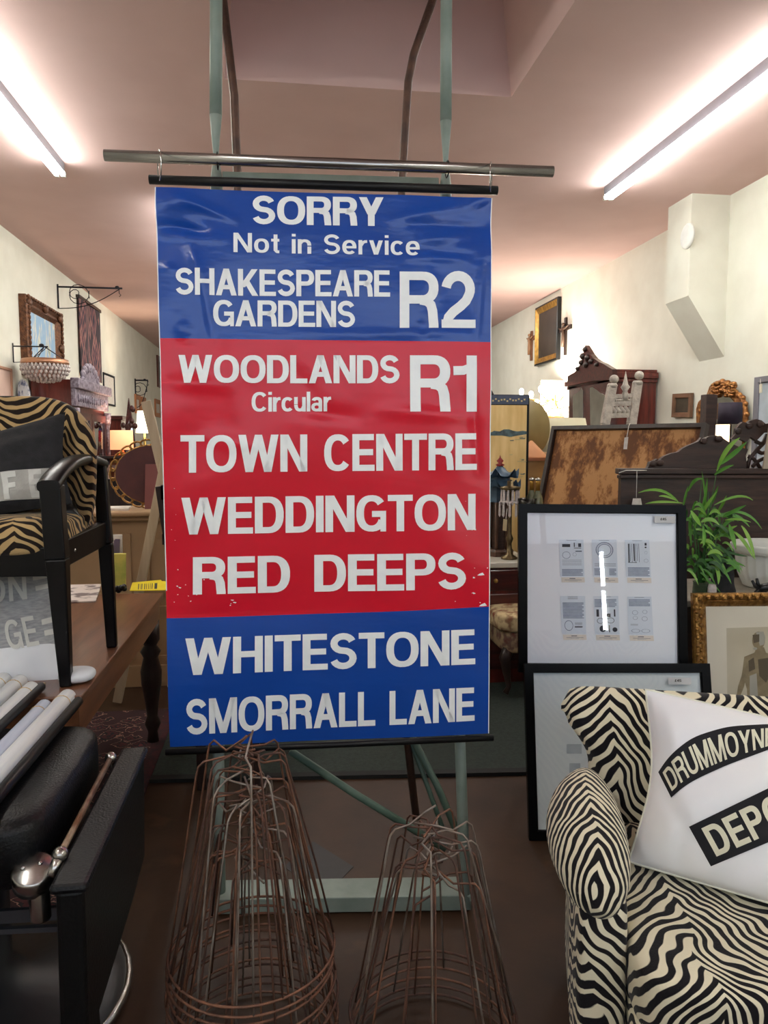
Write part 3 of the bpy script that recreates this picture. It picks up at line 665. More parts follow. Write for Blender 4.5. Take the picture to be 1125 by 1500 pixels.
# a cushion from four corners
def cushion(name, label, C4, bulge, mats, e=2.2, prints=None, mfn=None, n=34, parts_text=None, cat='cushion'):
    TL, TR, BR, BL = [V(q) for q in C4]; nn = (TR-TL).cross(BL-TL).normalized()
    if nn.dot(CAM-TL) < 0: nn = -nn
    def P(u, v, k=0, side=1):
        q = (TL*(1-u)+TR*u)*(1-v)+(BL*(1-u)+BR*u)*v
        cxy = (TL+TR+BL+BR)/4
        pin = PIN[0]*abs(2*u-1)**2.5*math.sin(math.pi*v)+PIN[1]*abs(2*v-1)**2.5*math.sin(math.pi*u)
        q = q+(cxy-q)*pin*1.2
        d = max(0, 1-abs(2*u-1)**e)**.55*max(0, 1-abs(2*v-1)**e)**.55
        wr = .09*math.sin(9*u+4*v)*math.sin(7*v-2*u)+.06*math.sin(23*u*v+6*v)+.10*math.exp(-((u-.08-.2*v)/.05)**2)*math.sin(5*v)-.12*math.exp(-((v-.62-.9*(u-.12))/.06)**2)*math.exp(-(u/.25)**2)
        return q+nn*(side*bulge*d*(1+wr)+k)
    mb = MB()
    mb.grid(n, n, lambda u, v: P(u, v), mfn=mfn); mb.grid(n, n, lambda u, v: P(u, v, 0, -1), mfn=(lambda u, v: 0))
    def uvpix(px, py):   # where a picture point meets the plane of the corners
        q = PP(px, py, TL, nn); a, b, c_ = TR-TL, BL-TL, q-TL
        aa, ab, bb, ac, bc = a.dot(a), a.dot(b), b.dot(b), a.dot(c_), b.dot(c_); det = aa*bb-ab*ab
        return (ac*bb-bc*ab)/det, (bc*aa-ac*ab)/det
    def uvfit(px, py):   # the same on the bulged face
        x, y = px, py
        for _ in range(6):
            a = uvpix(x, y); qx, qy = PROJ(P(*a)); x += (px-qx)*.8; y += (py-qy)*.8
        return uvpix(x, y)
    if prints: prints(mb, P, uvfit)
    return mb, P
grey_lin = M('grey_linen', (172, 173, 175), (148, 149, 152), scale=14, rough=.95, bump=.25, bscale=200, stretch=(3, 3, 12))
pale_lin = M('pale_linen', (176, 174, 168), (164, 162, 156), scale=20, rough=.95, bump=.2, bscale=250)
off_m = M('print_offwhite', (214, 214, 208), rough=.95)
white_cl = M('white_cotton', (226, 228, 232), (218, 220, 226), scale=6, rough=.9, bump=.3, bscale=9)
# charcoal cushion with a pale lettered band, on the chair
cs = [PY(-190, 690, 2.63), PY(96, 603, 2.70), PY(106, 738, 2.52), PY(-190, 790, 2.50)]
def pr1(mb, P, uvp):
    q = lambda px, py: P(*uvp(px, py), .003)
    band = lambda a, b: (P(-.02+1.0*a*.97+.02, .655+.0*a-.35*b+.0, .003))
    ul, vl = uvp(0, 735); u2, v2 = uvp(0, 692); ur, vr = uvp(92, 688); u3, v3 = uvp(92, 730)
    mm = lambda a, b, k: P(ul+(ur-ul)*a, (v2*(1-b)+vl*b)*(1-a)+(vr*(1-b)+v3*b)*a, k)
    mb.grid(30, 8, lambda a, b: mm(a*1.55-.6, b, .003), m=1)
    for tx, a0, a1 in (('F', .08, .29), ('E', .48, .68)):
        letters(mb, tx, lambda a, b: mm(a0+(a1-a0)*a, .97-.94*b, .005), 2, t=.24)
mb, _ = cushion('c', '', cs, .075, None, prints=pr1)
mb.build('scatter_cushion', [cloth_char, pale_lin, off_m], label='charcoal cushion with a pale lettered band, leaning on the zebra chair on the table', cat='cushion')
cs = [PY(60, 742, 2.62), PY(112, 735, 2.70), PY(118, 757, 2.60), PY(55, 760, 2.55)]
mb, _ = cushion('c', '', cs, .035, None, n=14)
mb.build('folded_cloth', [black_m], label='small black cloth bundle on the zebra chair seat behind the post', cat='cloth')
# grey lettered pillow under the chair
cs = [PY(-230, 858, 2.66), PY(84, 822, 2.66), PY(94, 1000, 2.46), PY(-240, 1052, 2.46)]
def pr2(mb, P, uvp):
    for tx, xl, bl, tl_, xr, br, tr in (('ON', -22, 886, 852, 38, 878, 840), ('GE', 4, 953, 910, 49, 945, 902)):
        def fn(a, b): return P(*uvp((xl+(xr-xl)*a)+(1-b)*3*(1 if tx == 'ON' else 4)*.8, (bl+(br-bl)*a)*(1-b)+(tl_+(tr-tl_)*a)*b), .003)
        letters(mb, tx, fn, 2, t=.17, gap=.14)
    for (xa, ya, xb, yb, hh) in ((48, 844, 69, 840, 7), (52, 859, 70, 855, 7), (61, 908, 76, 904, 8), (65, 924, 79, 921, 8)):
        mb.add([P(*uvp(xa, ya), .003), P(*uvp(xb, yb), .003), P(*uvp(xb+1, yb+hh), .003), P(*uvp(xa+1, ya+hh), .003)], [(0, 1, 2, 3)], 2)
mb, _ = cushion('c', '', cs, .07, None, prints=pr2, n=40, mfn=lambda u, v: 1 if .12 < v < .70 else (3 if v >= .70 else 0))
mb.build('lettered_pillow', [grey_lin, grey_lin, off_m, white_cl], label='grey and white pillow with pale lettering, propped under the zebra chair on the table', cat='pillow')
cs = [PY(72, 952, 2.62), PY(105, 955, 2.64), PY(140, 990, 2.50), PY(72, 1003, 2.46)]
mb = MB().rbox(PZ(113, 988, .772), .055, .055, .021, .8)
mb.build('white_cushion', [white_cl], label='small white cushion lying on the table behind the front leg of the zebra chair', cat='cushion')
# papers and small things on the table
def sheet(name, px, z, m, label, cat, group=None, thick=.0015):
    return MB().prism([PZ(x, y, z) for x, y in px], (0, 0, thick)).build(name, m, label=label, cat=cat, group=group)
yel_m = M('yellow_paper', (240, 216, 40), (234, 208, 32), scale=10, rough=.8)
ink_m = M('ink', (70, 66, 60), rough=.8)
ys = MB(); zt = TT+.001
yq = [(190, 866), (194, 854), (236, 850), (237, 852), (252, 852), (242, 865)]
ys.prism([PZ(x, y, zt) for x, y in yq], (0, 0, .003))
for i, (xa, wd) in enumerate([(202, 1.4), (206, .9), (207.5, .8), (211, 1.2), (214, .8), (217, .8), (219.5, .8), (222, 1.2), (226, 3.5), (229, 1)]):
    ys.prism([PZ(xa, 863.5-.12*i, zt+.003), PZ(xa+wd, 863.5-.12*i, zt+.003), PZ(xa+wd+.6, 855.5-.15*i, zt+.003), PZ(xa+.6, 855.5-.15*i, zt+.003)], (0, 0, .0006), 1)
ys.build('yellow_notice', [yel_m, ink_m], label='yellow paper notice with black marks on the far end of the table', cat='paper')
mag_m = M('printed_paper', (220, 206, 200), (120, 104, 104), scale=9, rough=.6, contrast=(.5, .58))
sheet('leaflet', [(96, 884), (100, 858), (148, 857), (146, 866), (140, 882)], TT+.001, mag_m, 'pale printed leaflet on the table behind the chair leg', 'paper', thick=.006)
bk = thing('booklet', 'yellow green booklet standing on the table against the beige counter', 'booklet', PZ(174, 862, TT))
p0, p1 = PZ(158, 862, TT+.001), PZ(184, 862, TT+.001)
hgt = PY(172, 812, p0.y+.02).z-TT
MB().prism([p0, p1, p1+V((0, .03, hgt)), p0+V((0, .03, hgt))], (0, .012, .003)).build('cover', M('booklet_cover', (196, 186, 88), (150, 160, 70), scale=9, rough=.5, contrast=(.4, .6)), bk)
MB().prism([p0+V((.02, -.004, .0)), p1+V((-.07, -.004, 0)), p1+V((-.07, .008, hgt*.42)), p0+V((.02, .008, hgt*.42))], (0, .003, 0)).build('label_sheet', paper_m, bk)
p0, p1 = PZ(158, 860, TT+.001)+V((0, .06, 0)), PZ(176, 860, TT+.001)+V((0, .06, 0))
MB().prism([p0, p1, p1+V((0, .03, hgt*1.5)), p0+V((0, .03, hgt*1.5))], (0, .008, .002), 0).prism([p0+V((.02, -.001, hgt*.7)), p1+V((-.012, -.001, hgt*.7)), p1+V((-.012, .028, hgt*1.38)), p0+V((.02, .028, hgt*1.38))], (0, -.002, 0), 1).build(
    'photo_card', [paper_m, M('photo_card_print', (92, 72, 96), (70, 66, 60), scale=6, rough=.4)], label='white edged dark photo card standing behind the yellow green booklet', cat='card')
fig = MB(); c_ = PZ(176, 868, TT)
for k in range(9): fig.ball(c_+V((random.uniform(-.025, .03), random.uniform(-.02, .02), random.uniform(.012, .03))), .014, .014, random.uniform(.01, .02), seg=8, rings=6)
fig.build('dark_trinket', black_m, label='small dark trinket in front of the yellow green booklet', cat='ornament')
# beige counter with a ledge, behind the table
ct = thing('beige_counter', 'beige panelled counter with a moulded ledge behind the table', 'counter', (-1.0, 4.85, 0))
ctop = PY(180, 750, 4.62).z
MB().box(-2.0, .35, 4.72, 5.05, 0, ctop-.05).build('body', beige_m, ct)
MB().box(-2.0, .37, 4.62, 5.1, ctop-.03, ctop).box(-2.0, .36, 4.66, 4.72, ctop-.06, ctop-.03).build('ledge', beige_m, ct, bevel=.01)
pn = MB()
for xa, xb in ((-1.9, -.92), (-.84, .28)):
    for za, zb in ((.16, .5), (.58, ctop-.14)):
        pn.box(xa, xb, 4.708, 4.72, za, za+.03).box(xa, xb, 4.708, 4.72, zb-.03, zb).box(xa, xa+.03, 4.708, 4.72, za+.03, zb-.03).box(xb-.03, xb, 4.708, 4.72, za+.03, zb-.03)
pn.box(-2.0, .35, 4.70, 4.72, 0, .13)
pn.build('panel_moulding', beige_m, ct)
sheet('paper_stack', [(150, 748), (150, 744.5), (192, 743.5), (188, 748)], ctop, paper_m, 'white papers on the counter ledge beside the oval mirror', 'paper', thick=.012)
# oval mirror seen from behind, chained gilt rim
om = thing('oval_mirror', 'oval mirror with a looped gilt rim and dark red back, standing on the counter', 'mirror', PY(222, 746, 4.9))
oc = PY(224, 695, 4.88); ow, oh = .225, .232
zc = oc.z
oh = zc-ctop-.03
MB().lathe([(1, -.008), (1, .008)], (0, 0, 0), 40, axis=(0, -1, 0)).xf(Matrix.Translation(oc) @ Matrix.Diagonal((ow, 1, oh, 1))).build('backing', M('dark_red_board', (84, 46, 46), (74, 40, 42), scale=12, rough=.7), om)
rim = MB(); N = 22
for k in range(N):
    a = 2*math.pi*k/N; cc = oc+V(((ow+.018)*math.cos(a), 0, (oh+.018)*math.sin(a)))
    tg = V((-ow*math.sin(a), 0, oh*math.cos(a))).normalized(); nr = V((tg.z, 0, -tg.x))
    rim.tube([cc+tg*(.037*math.cos(j*math.pi/6))+nr*(.02*math.sin(j*math.pi/6))+V((0, .004*(k % 2), 0)) for j in range(12)], .006, 6, closed=True)
rim.tube([oc+V((ow*math.cos(k*math.pi/24), 0, oh*math.sin(k*math.pi/24))) for k in range(48)], .007, 6, closed=True)
rim.build('rim', gilt_m, om)
p = PY(213, 680, 4.86)
MB().prism([(p.x, 4.855, p.z), (p.x+.09, 4.855, p.z), (p.x+.09, 4.79, ctop+.002), (p.x, 4.79, ctop+.002)], (0, .01, 0)).build('strut', M('strut_board', (118, 66, 64), rough=.7), om)
# beige easel behind the table
pale_w = wood('pale_wood', (196, 178, 152), (178, 158, 132), 2, 4, rough=.6)
es = thing('easel', 'pale wooden easel between the counter and the sign', 'easel', PZ(220, 1030, 0))
e0 = PZ(172, 1033, 0); e0 = V((e0.x, e0.y, .018)); e1_ = PY(247, 650, 4.42)
MB().bar(e0, e0+(e1_-e0)*1.0, .05, .03, (1, 0, 0)).build('leg', pale_w, es, bevel=.003)
e2_ = PY(214, 588, 4.46); e3_ = PY(246, 720, 4.44); d_ = (e3_-e2_).normalized(); kk = (e2_.z-.02)/-d_.z
MB().bar(e2_, e2_+d_*kk, .055, .03, (1, 0, 0)).build('leg', pale_w, es, bevel=.003)
p = PY(240, 800, 4.40); MB().box(-.66, -.2, 4.36, 4.40, p.z-.03, p.z+.03).build('tray', pale_w, es)
e4 = PY(262, 640, 4.5); MB().bar((e4.x, 4.5, e4.z), (e4.x-.1, 4.62, .02), .04, .025, (1, 0, 0)).build('leg', pale_w, es)
kb = thing('dark_chair', 'dark wooden chair back just showing beside the sign above the table', 'chair', (-.42, 3.6, 0))
c0, c1_ = PY(236, 712, 3.62), PY(250, 852, 3.55)
MB().bar(c0, V((c1_.x+.12, 3.62, .0)), .05, .03, (1, 0, 0)).build('leg', darkwood_m, kb)
MB().bar(c0+V((.42, 0, 0)), V((c1_.x+.4, 3.62, .0)), .05, .03, (1, 0, 0)).build('leg', darkwood_m, kb)
MB().bar(c0+V((0, 0, -.03)), c0+V((.42, 0, -.03)), .03, .07, (0, 1, 0)).bar(c0+V((0, 0, -.25)), c0+V((.42, 0, -.25)), .03, .05, (0, 1, 0)).build('backrest', darkwood_m, kb)
MB().box(c0.x+.16, c0.x+.46, 3.2, 3.62, .42, .47).build('seat', darkwood_m, kb)
for xx in (.2, .43): MB().box(c0.x+xx-.02, c0.x+xx+.02, 3.22, 3.26, 0, .42).build('leg', darkwood_m, kb)
# ================================================================ barber chair, bottom left
leather_m = M('black_leather', (16, 17, 20), (11, 12, 14), scale=30, rough=.36, bump=.2, bscale=180, spec=.3)
vin_m = M('black_vinyl', (12, 12, 13), (8, 8, 9), scale=12, rough=.45, bump=.15, bscale=120, spec=.3)
oldmetal_m = M('worn_chrome', (206, 204, 200), (160, 154, 148), scale=30, rough=.26, metal=1)
rustmetal_m = M('rusted_rod', (150, 128, 108), (112, 78, 56), scale=30, rough=.5, metal=.5)
bc = thing('barber_chair', 'old black leather barber chair with worn chrome fittings beside the table', 'chair', (-.8, 1.85, 0))
p0 = V((-.401, 1.484, .62)); p1 = V((-.401, 2.163, .62)); pn_ = V((1, 0, 0))
out = [p0, p1]+[PP(x, y, p0, pn_) for x, y in ((213, 1255), (196, 1320), (170, 1408), (148, 1480))]
out += [V((-.401, 1.62, .06)), V((-.401, 1.47, .1))]
MB().prism(out, (-.055, 0, 0)).build('arm_panel', vin_m, bc, bevel=.012)
MB().box(-.466, -.392, 1.478, 2.17, .612, .632).build('arm_pad', leather_m, bc, bevel=.009)
MB().rbox((-.785, 1.885, .63), .275, .305, .085, .3).build('seat_pad', leather_m, bc)
MB().rbox((-.80, 1.53, .57), .17, .05, .05, .5).build('front_roll', leather_m, bc)
h0, h1 = PZ(162, 1110, .64), PZ(88, 1252, .64)
hr = MB().tube([h0, h1], .0075, 8).build('hinge_rod', rustmetal_m, bc)
MB().ball(h0, .016).tube([h0, h0+V((0, .02, -.04))], .01, 8).build('rod_end', oldmetal_m, hr)
MB().ball(h1, .017).tube([h1, h1+V((-.01, -.03, -.03))], .012, 8).build('rod_end', oldmetal_m, hr)
k0 = PZ(50, 1285, .585)
kn = MB().lathe([(.002, .032), (.038, .03), (.044, .024), (.044, -.012), (.038, -.016), (.0001, -.016)], k0, 24, axis=(.1, -.45, 1)).build('headrest_clamp', oldmetal_m, bc)
MB().lathe([(.019, 0), (.021, .01), (.021, .075), (.019, .08), (.0001, .08)], k0+V((.012, -.01, -.005)), 18, axis=(0.05, -.1, -1)).build('clamp_stem', oldmetal_m, kn)
for dx, dy in ((-.016, -.008), (.014, .006)): MB().ball(k0+V((dx, dy-.008, .03)), .006, seg=8, rings=6).build('screw', chrome_m, kn)
for (ya, yb, w__) in ((1338, 1352, .03), (1362, 1366, .012)):
    a, b = PY(-60, yb-6 if w__ > .02 else 1366, 1.72), PY(78, ya, 1.72)
    MB().bar(a, V((-.43, b.y, b.z)), .012, w__, (0, 1, 0)).build('cross_bar', M('grey_steel', (88, 90, 96), rough=.4, metal=.5), bc)
MB().lathe([(.36, 0), (.36, .02), (.3, .035), (.12, .06), (.09, .1), (.07, .12), (.07, .54), (.0001, .54)], (-.80, 2.0, .0105), 40).build('pedestal', M('dark_iron', (70, 70, 72), rough=.4, metal=.6), bc)
MB().tube([(-.80+.362*math.cos(k*math.pi/20), 2.0+.362*math.sin(k*math.pi/20), .022) for k in range(40)], .012, 8, closed=True).build('base_rim', oldmetal_m, bc)
MB().box(-1.18, -1.125, 1.5, 2.16, .15, .62).build('arm_panel', vin_m, bc, bevel=.012)
# rolled blinds lying on the chair
roll_m = M('rolled_white_vinyl', (222, 222, 220), (204, 206, 212), scale=4, rough=.5, stretch=(20, 1, 20))
band_m = M('rubber_band', (200, 170, 120), rough=.6)
brass_m = M('brass_pin', (200, 170, 100), rough=.3, metal=1)
def rolled(px, py, z, r, L_, label, m=roll_m, pin=False, name='rolled_blind', grp='rolled blinds on the barber chair', cat='rolled blind'):
    e = PZ(px, py, z); dirn = V((-.02, -1, -.0)).normalized()
    t = thing(name, label, cat, e+dirn*L_/2+V((0, 0, -r)), grp)
    pts = MB()
    if not pin:
        sp = []
        pts.lathe([(r*.35, .004), (r*.6, .001), (r*.75, .006), (r, .003), (r*1.01, .01), (r, L_), (.0001, L_)], e, 20, axis=dirn)
        pts.build('roll', m, t)
        for f in (.06,):
            q = e+dirn*L_*f; X_ = V((1, 0, 0)); MB().tube([q+X_*(math.cos(k*.4488)*(r+.001))+V((0, 0, math.sin(k*.4488)*(r+.001))) for k in range(14)], .0014, 5, closed=True).build('rubber_band', band_m, t)
    else:
        pts.lathe([(.0001, 0), (r, 0), (r, L_), (.0001, L_)], e, 16, axis=dirn); pts.build('roller', rail_m, t)
        MB().lathe([(.0001, -.03), (.0045, -.03), (.0045, -.008), (.01, -.006), (.01, 0), (.0001, 0)], e, 10, axis=dirn).build('pin', brass_m, t)
    return t
zb = .718
rolled(100, 1020, zb+.026, .024, 1.1, 'white rolled blind at the right of the bundle on the barber chair')
rolled(66, 1034, zb+.022, .021, 1.05, 'bluish white rolled blind second from the right in the bundle on the barber chair', M('rolled_bluish_vinyl', (198, 204, 218), (182, 190, 208), scale=4, rough=.5, stretch=(20, 1, 20)))
rolled(47, 1008, zb+.05, .022, 1.05, 'white rolled blind in the middle of the bundle on the barber chair')
rolled(30, 998, zb+.045, .023, 1.0, 'white rolled blind left of the middle in the bundle on the barber chair')
rolled(6, 996, zb+.04, .026, 1.0, 'white rolled blind at the left edge of the picture on the barber chair')
rolled(115, 1027, zb+.018, .014, 1.1, 'black roller with a brass pin along the right side of the rolled blinds', pin=True, name='blind_roller', grp='black rollers among the rolled blinds', cat='roller')
rolled(60, 1006, zb+.048, .014, 1.05, 'black roller with a brass pin between the middle rolled blinds', pin=True, name='blind_roller', grp='black rollers among the rolled blinds', cat='roller')
# ================================================================ along the left wall
def PL(px, py, off=0): return PX(px, py, XL+off)
def wall_rect(side, xa, xb, ytop_a, ybot_a):   # corners on a wall: near edge xa, far edge xb given by picture columns
    return PX(xa, ytop_a, side), PX(xb, ytop_a, side), PX(xa, ybot_a, side)
blue_art = M('seaside_picture', (150, 184, 214), (226, 220, 200), scale=5, rough=.6, contrast=(.5, .6), stretch=(1, 3, .8), c3=(96, 130, 120))
TLp = PL(40, 430, .09); yf = PL(92, 478, .09).y
t, P, inn, _ = framed('gilt_framed_painting', 'deep carved gilt frame with a pale blue painting high on the left wall', 'painting',
    TLp, V((TLp.x, yf, TLp.z)), V((TLp.x, TLp.y, PL(40, 548, .09).z)), .15, .09, darkgilt_m, blue_art,
    prof=[(0, -.09), (0, -.02), (.02, 0), (.05, -.015), (.07, -.03), (.1, -.02), (.13, -.045), (.15, -.06), (.15, -.09)])
orn = MB(); w_y, z_t, z_b = yf-TLp.y, TLp.z, PL(40, 548, .09).z
for k in range(16):
    f = (k+.5)/16
    for z in (z_t-.02, z_b+.02): orn.ball((TLp.x+.0, TLp.y+w_y*f, z), .018, .035*w_y, .018, seg=8, rings=6)
    for y in (TLp.y+.03, yf-.03): orn.ball((TLp.x, y, z_b+(z_t-z_b)*f), .018, .018, .03, seg=8, rings=6)
for yy, zz in ((TLp.y+w_y/2, z_t-.05), (TLp.y+.07, z_t-.07), (yf-.07, z_t-.07), (yf-.05, (z_t+z_b)/2)): orn.ball((TLp.x-.01, yy, zz), .03, .07, .05)
orn.build('carved_ornament', darkgilt_m, t)
def wall_bracket(label, p, arm, drop, side=1, cat='bracket', scroll=True, r=.011):
    t = thing('iron_bracket', label, cat, (p.x, p.y, p.z-drop), 'wrought iron wall brackets')
    MB().tube([p+V((.012, 0, .03)), p+V((.012, 0, -drop))], r, 6).build('back_bar', iron_m, t)
    MB().tube([p+V((.012, 0, 0)), p+V((arm, 0, 0))], r, 6).ball(p+V((arm-.06, 0, .012)), .025, .02, .018).build('arm', iron_m, t)
    MB().tube([p+V((.012, 0, -drop))+V((arm*.95*f, 0, drop*(.98*f+.28*math.sin(math.pi*f)*(-1))))for f in [k/12 for k in range(13)]], r*.5, 5).build('stay', iron_m, t)
    if scroll:
        s = MB(); c_ = p+V((arm*.3, 0, -drop*.32))
        for sg in (1, -1):
            s.tube([c_+V((math.cos(a*.55)*(.02+.011*a), 0, sg*math.sin(a*.55)*(.02+.011*a))) for a in range(13)], r*.45, 5)
        s.tube([p+V((arm*.95, 0, 0)), p+V((arm*.95, 0, -.06)), p+V((arm*.95+.02, 0, -.08)), p+V((arm*.95, 0, -.1))], r*.4, 5)
        s.build('scrollwork', iron_m, t)
    return t
pb_ = PL(83, 420)
wall_bracket('wrought iron wall bracket with scrolls and a long arm above the hanging rug', pb_, PY(179, 421, pb_.y).x-XL, pb_.z-PL(83, 451).z)
pc_ = PX(17, 507, XL)
small = wall_bracket('small thin iron bracket holding the crystal basket light', pc_, PY(70, 506, pc_.y).x-XL, .16, scroll=False, r=.007)
pd_ = PX(197, 557, XL)
wall_bracket('far wrought iron bracket above small framed prints', pd_, PY(217, 562, pd_.y).x-XL, .5, r=.014)
# crystal basket light
ctr = PY(66, 532, pc_.y); dpx = pc_.y/1100
cl = thing('crystal_basket_light', 'pink and clear crystal basket chandelier hanging from a small iron bracket', 'chandelier', ctr+V((0, 0, -.2)))
Rb = 30*dpx
MB().lathe([(Rb*1.0, -.02), (Rb*1.04, 0), (Rb*1.0, .035), (Rb*.96, .035), (Rb*.97, -.02)], ctr, 30).build('brass_band', M('rose_brass', (190, 140, 110), rough=.35, metal=.7), cl)
bd = MB()
for row, (rr, zz, n_) in enumerate([(1.0, -.035, 34), (1.0, -.065, 34), (.93, -.1, 30), (.8, -.135, 26), (.6, -.16, 20), (.35, -.175, 12), (.1, -.18, 4)]):
    for k in range(n_):
        a = 2*math.pi*(k+.5*(row % 2))/n_
        bd.ball(ctr+V((Rb*rr*math.cos(a), Rb*rr*math.sin(a), zz)), .017, .017, .022, seg=6, rings=4)
bd.build('crystal_beads', crystal_m, cl, kind='stuff')
MB().lathe([(.0001, -.16), (Rb*.5, -.14), (Rb*.85, -.08), (Rb*.94, -.03)], ctr, 24).build('bowl', M('rose_glass', (236, 196, 186), rough=.3), cl)
ch = MB()
for k in range(3): ch.tube([ctr+V((Rb*.95*math.cos(k*2.09+.5), Rb*.95*math.sin(k*2.09+.5), .03)), V((ctr.x, ctr.y, pc_.z-.0))], .005, 5)
ch.build('chain', iron_m, cl)
point_light('basket_bulb', ctr+V((0, 0, -.05)), 6, (1, .8, .65), .05)
# large pale panel picture at the far left
pinkp = M('pale_pink_board', (226, 196, 184), (218, 186, 172), scale=3, rough=.7)
TLq = PX(-70, 516, XL+.03); e_ = PX(17, 516, XL+.03)
framed('pale_picture', 'large pale pink panel with a thin wood edge at the left edge of the wall', 'picture', TLq, V((TLq.x, e_.y, TLq.z)), V((TLq.x, TLq.y, TLq.z-.95)), .025, .025, M('light_wood_edge', (196, 150, 124), rough=.5), pinkp)
# decorated plate on edge beside the cabinet
pc2 = PX(33, 577, XL+.03)
pl_ = MB().lathe([(.0001, .007), (.09, .007), (.135, .018), (.145, .018), (.095, 0), (.0001, 0)], pc2, 36, axis=(1, -.12, .05))
pl_.build('wall_plate', M('blue_white_china', (222, 224, 230), (120, 128, 158), scale=14, rough=.2, contrast=(.5, .58)), label='blue and white plate hung on the left wall beside the tall cabinet', cat='plate')
# tall carved cabinet
XF = -2.2
q0 = PX(108, 570, XF); q1 = PX(155, 570, XF); ztop = PX(108, 556, XF).z
cb = thing('tall_cabinet', 'tall red brown cabinet with carved crest and glazed doors against the left wall', 'cabinet', ((XF+XL)/2, (q0.y+q1.y)/2, 0))
ya, yb = q0.y, q1.y; blue_ish = M('weathered_carved_wood', (160, 152, 166), (98, 84, 98), scale=30, rough=.45, bump=.5, bscale=60)
MB().box(XL+.025, XF-.03, ya, yb, 0, ztop).build('carcass', mahog_m, cb)
MB().box(XF-.03, XF+.06, ya-.02, yb+.06, ztop-.09, ztop+.02).box(XF-.03, XF+.02, ya-.01, yb+.03, ztop-.28, ztop-.09).build('cornice', blue_ish, cb, bevel=.01)
cv = MB()
for k in range(14):
    y = ya+.05+(yb-ya-.1)*(k+.5)/14; cv.ball((XF+.025, y, ztop-.19), .015, .03, .045, seg=8, rings=5)
cv.build('frieze', blue_ish, cb)
ym = (ya+yb)/2+.1
cr = MB()
for k in range(9):
    a = math.pi*k/8; cr.ball((XF-.03, ym+.34*math.cos(a), ztop+.03+.17*math.sin(a)), .03, .075, .06, seg=10, rings=6)
cr.prism([(XF-.05, ym+.36*math.cos(math.pi*k/10), ztop+.2*math.sin(math.pi*k/10)) for k in range(11)], (.03, 0, 0))
cr.build('crest', blue_ish, cb)
for s, (da, db) in enumerate(((ya+.04, (ya+yb)/2-.01), ((ya+yb)/2+.01, yb-.04))):
    f_ = MB(); zt_, zb_ = ztop-.34, .35
    f_.box(XF-.03, XF, da, da+.08, zb_, zt_).box(XF-.03, XF, db-.08, db, zb_, zt_).box(XF-.03, XF, da+.08, db-.08, zt_-.08, zt_).box(XF-.03, XF, da+.08, db-.08, zb_, zb_+.08)
    dr = f_.build('door', mahogx_m, cb)
    MB().box(XF-.02, XF-.014, da+.08, db-.08, zb_+.08, zt_-.08).build('mirror', mirror_m, dr)
for y in (ya+.0, yb-.02):
    MB().lathe([(.03, .35), (.04, .4), (.022, .5), (.03, .9), (.022, ztop-.5), (.04, ztop-.42), (.045, ztop-.3)], (XF+.01, y+.01, 0), 10).build('column', blue_ish, cb)
# hanging rug, small prints
ru0, ru1 = PL(115, 434, .03), PL(146, 470, .03)
def tribal():
    m, nt, p = base('hung_rug'); L = nt.links.new; tc = nd(nt, 'ShaderNodeTexCoord')
    mp = nd(nt, 'ShaderNodeMapping'); mp.inputs['Scale'].default_value = (1, 1.2, .5); L(tc.outputs['Object'], mp.inputs[0])
    vo = nd(nt, 'ShaderNodeTexVoronoi', distance='MANHATTAN', i_Scale=5.0); L(mp.outputs[0], vo.inputs['Vector'])
    r = nd(nt, 'ShaderNodeValToRGB'); r.color_ramp.interpolation = 'CONSTANT'; E_ = r.color_ramp.elements
    for i, (pos, cc) in enumerate([(0, (58, 54, 66)), (.3, (142, 96, 94)), (.42, (70, 60, 72)), (.6, (150, 108, 104)), (.8, (64, 56, 62))]):
        e = E_[i] if i < 2 else E_.new(pos); e.position = pos; e.color = lin(cc)
    L(vo.outputs['Distance'], r.inputs[0]); L(r.outputs[0], p.inputs['Base Color']); p.inputs['Roughness'].default_value = .95
    return m
hr_ = thing('hanging_rug', 'long patterned rug hung on the left wall above the tall cabinet', 'rug', (XL+.03, (ru0.y+ru1.y)/2, 2.2))
zt_ = ru0.z; zb_ = PL(130, 552, .03).z
MB().grid(12, 20, lambda u, v: V((XL+.03+.015*math.sin(9*u), ru0.y+(ru1.y-ru0.y)*u, zt_-.03*u-(zt_-zb_)*v))).grid(12, 20, lambda u, v: V((XL+.018+.015*math.sin(9*u), ru0.y+(ru1.y-ru0.y)*u, zt_-.03*u-(zt_-zb_)*v))).build('weave', tribal(), hr_)
MB().box(XL+.002, XL+.05, ru0.y-.03, ru1.y+.03, zt_-.02, zt_+.02).build('hanging_bar', darkwood_m, hr_)
a, b = PL(152, 545, .02), PL(168, 548, .02)
framed('small_framed_print', 'thin black framed pale print on the left wall beyond the tall cabinet', 'picture', a, V((a.x, b.y, a.z)), V((a.x, a.y, PL(152, 592, .02).z)), .03, .02, iron_m, paper_m)
a, b = PL(231, 520, .03), PL(238, 520, .03)
framed('dark_framed_picture', 'dark framed picture far down the left wall beside the sign edge', 'picture', a, V((a.x, b.y, a.z)), V((a.x, a.y, PL(231, 566, .03).z)), .12, .03, mahog_m, darkwood_m)
for i, (xa, xb, yt, yb_) in enumerate(((199, 206, 577, 605), (208.5, 214, 581, 612), (228, 236, 584, 610))):
    a, b = PL(xa, yt, .03), PL(xb, yt, .03)
    framed('small_framed_print', ['orange wood framed print under the far iron bracket', 'narrow wood framed print right of the one under the far bracket', 'small white print beside the sign edge above the easel'][i], 'picture', a, V((a.x, b.y, a.z)), V((a.x, a.y, PL(xa, yb_, .03).z)), .09, .03, M('orange_wood', (182, 120, 80), rough=.5), paper_m, group='small pictures far down the left wall')
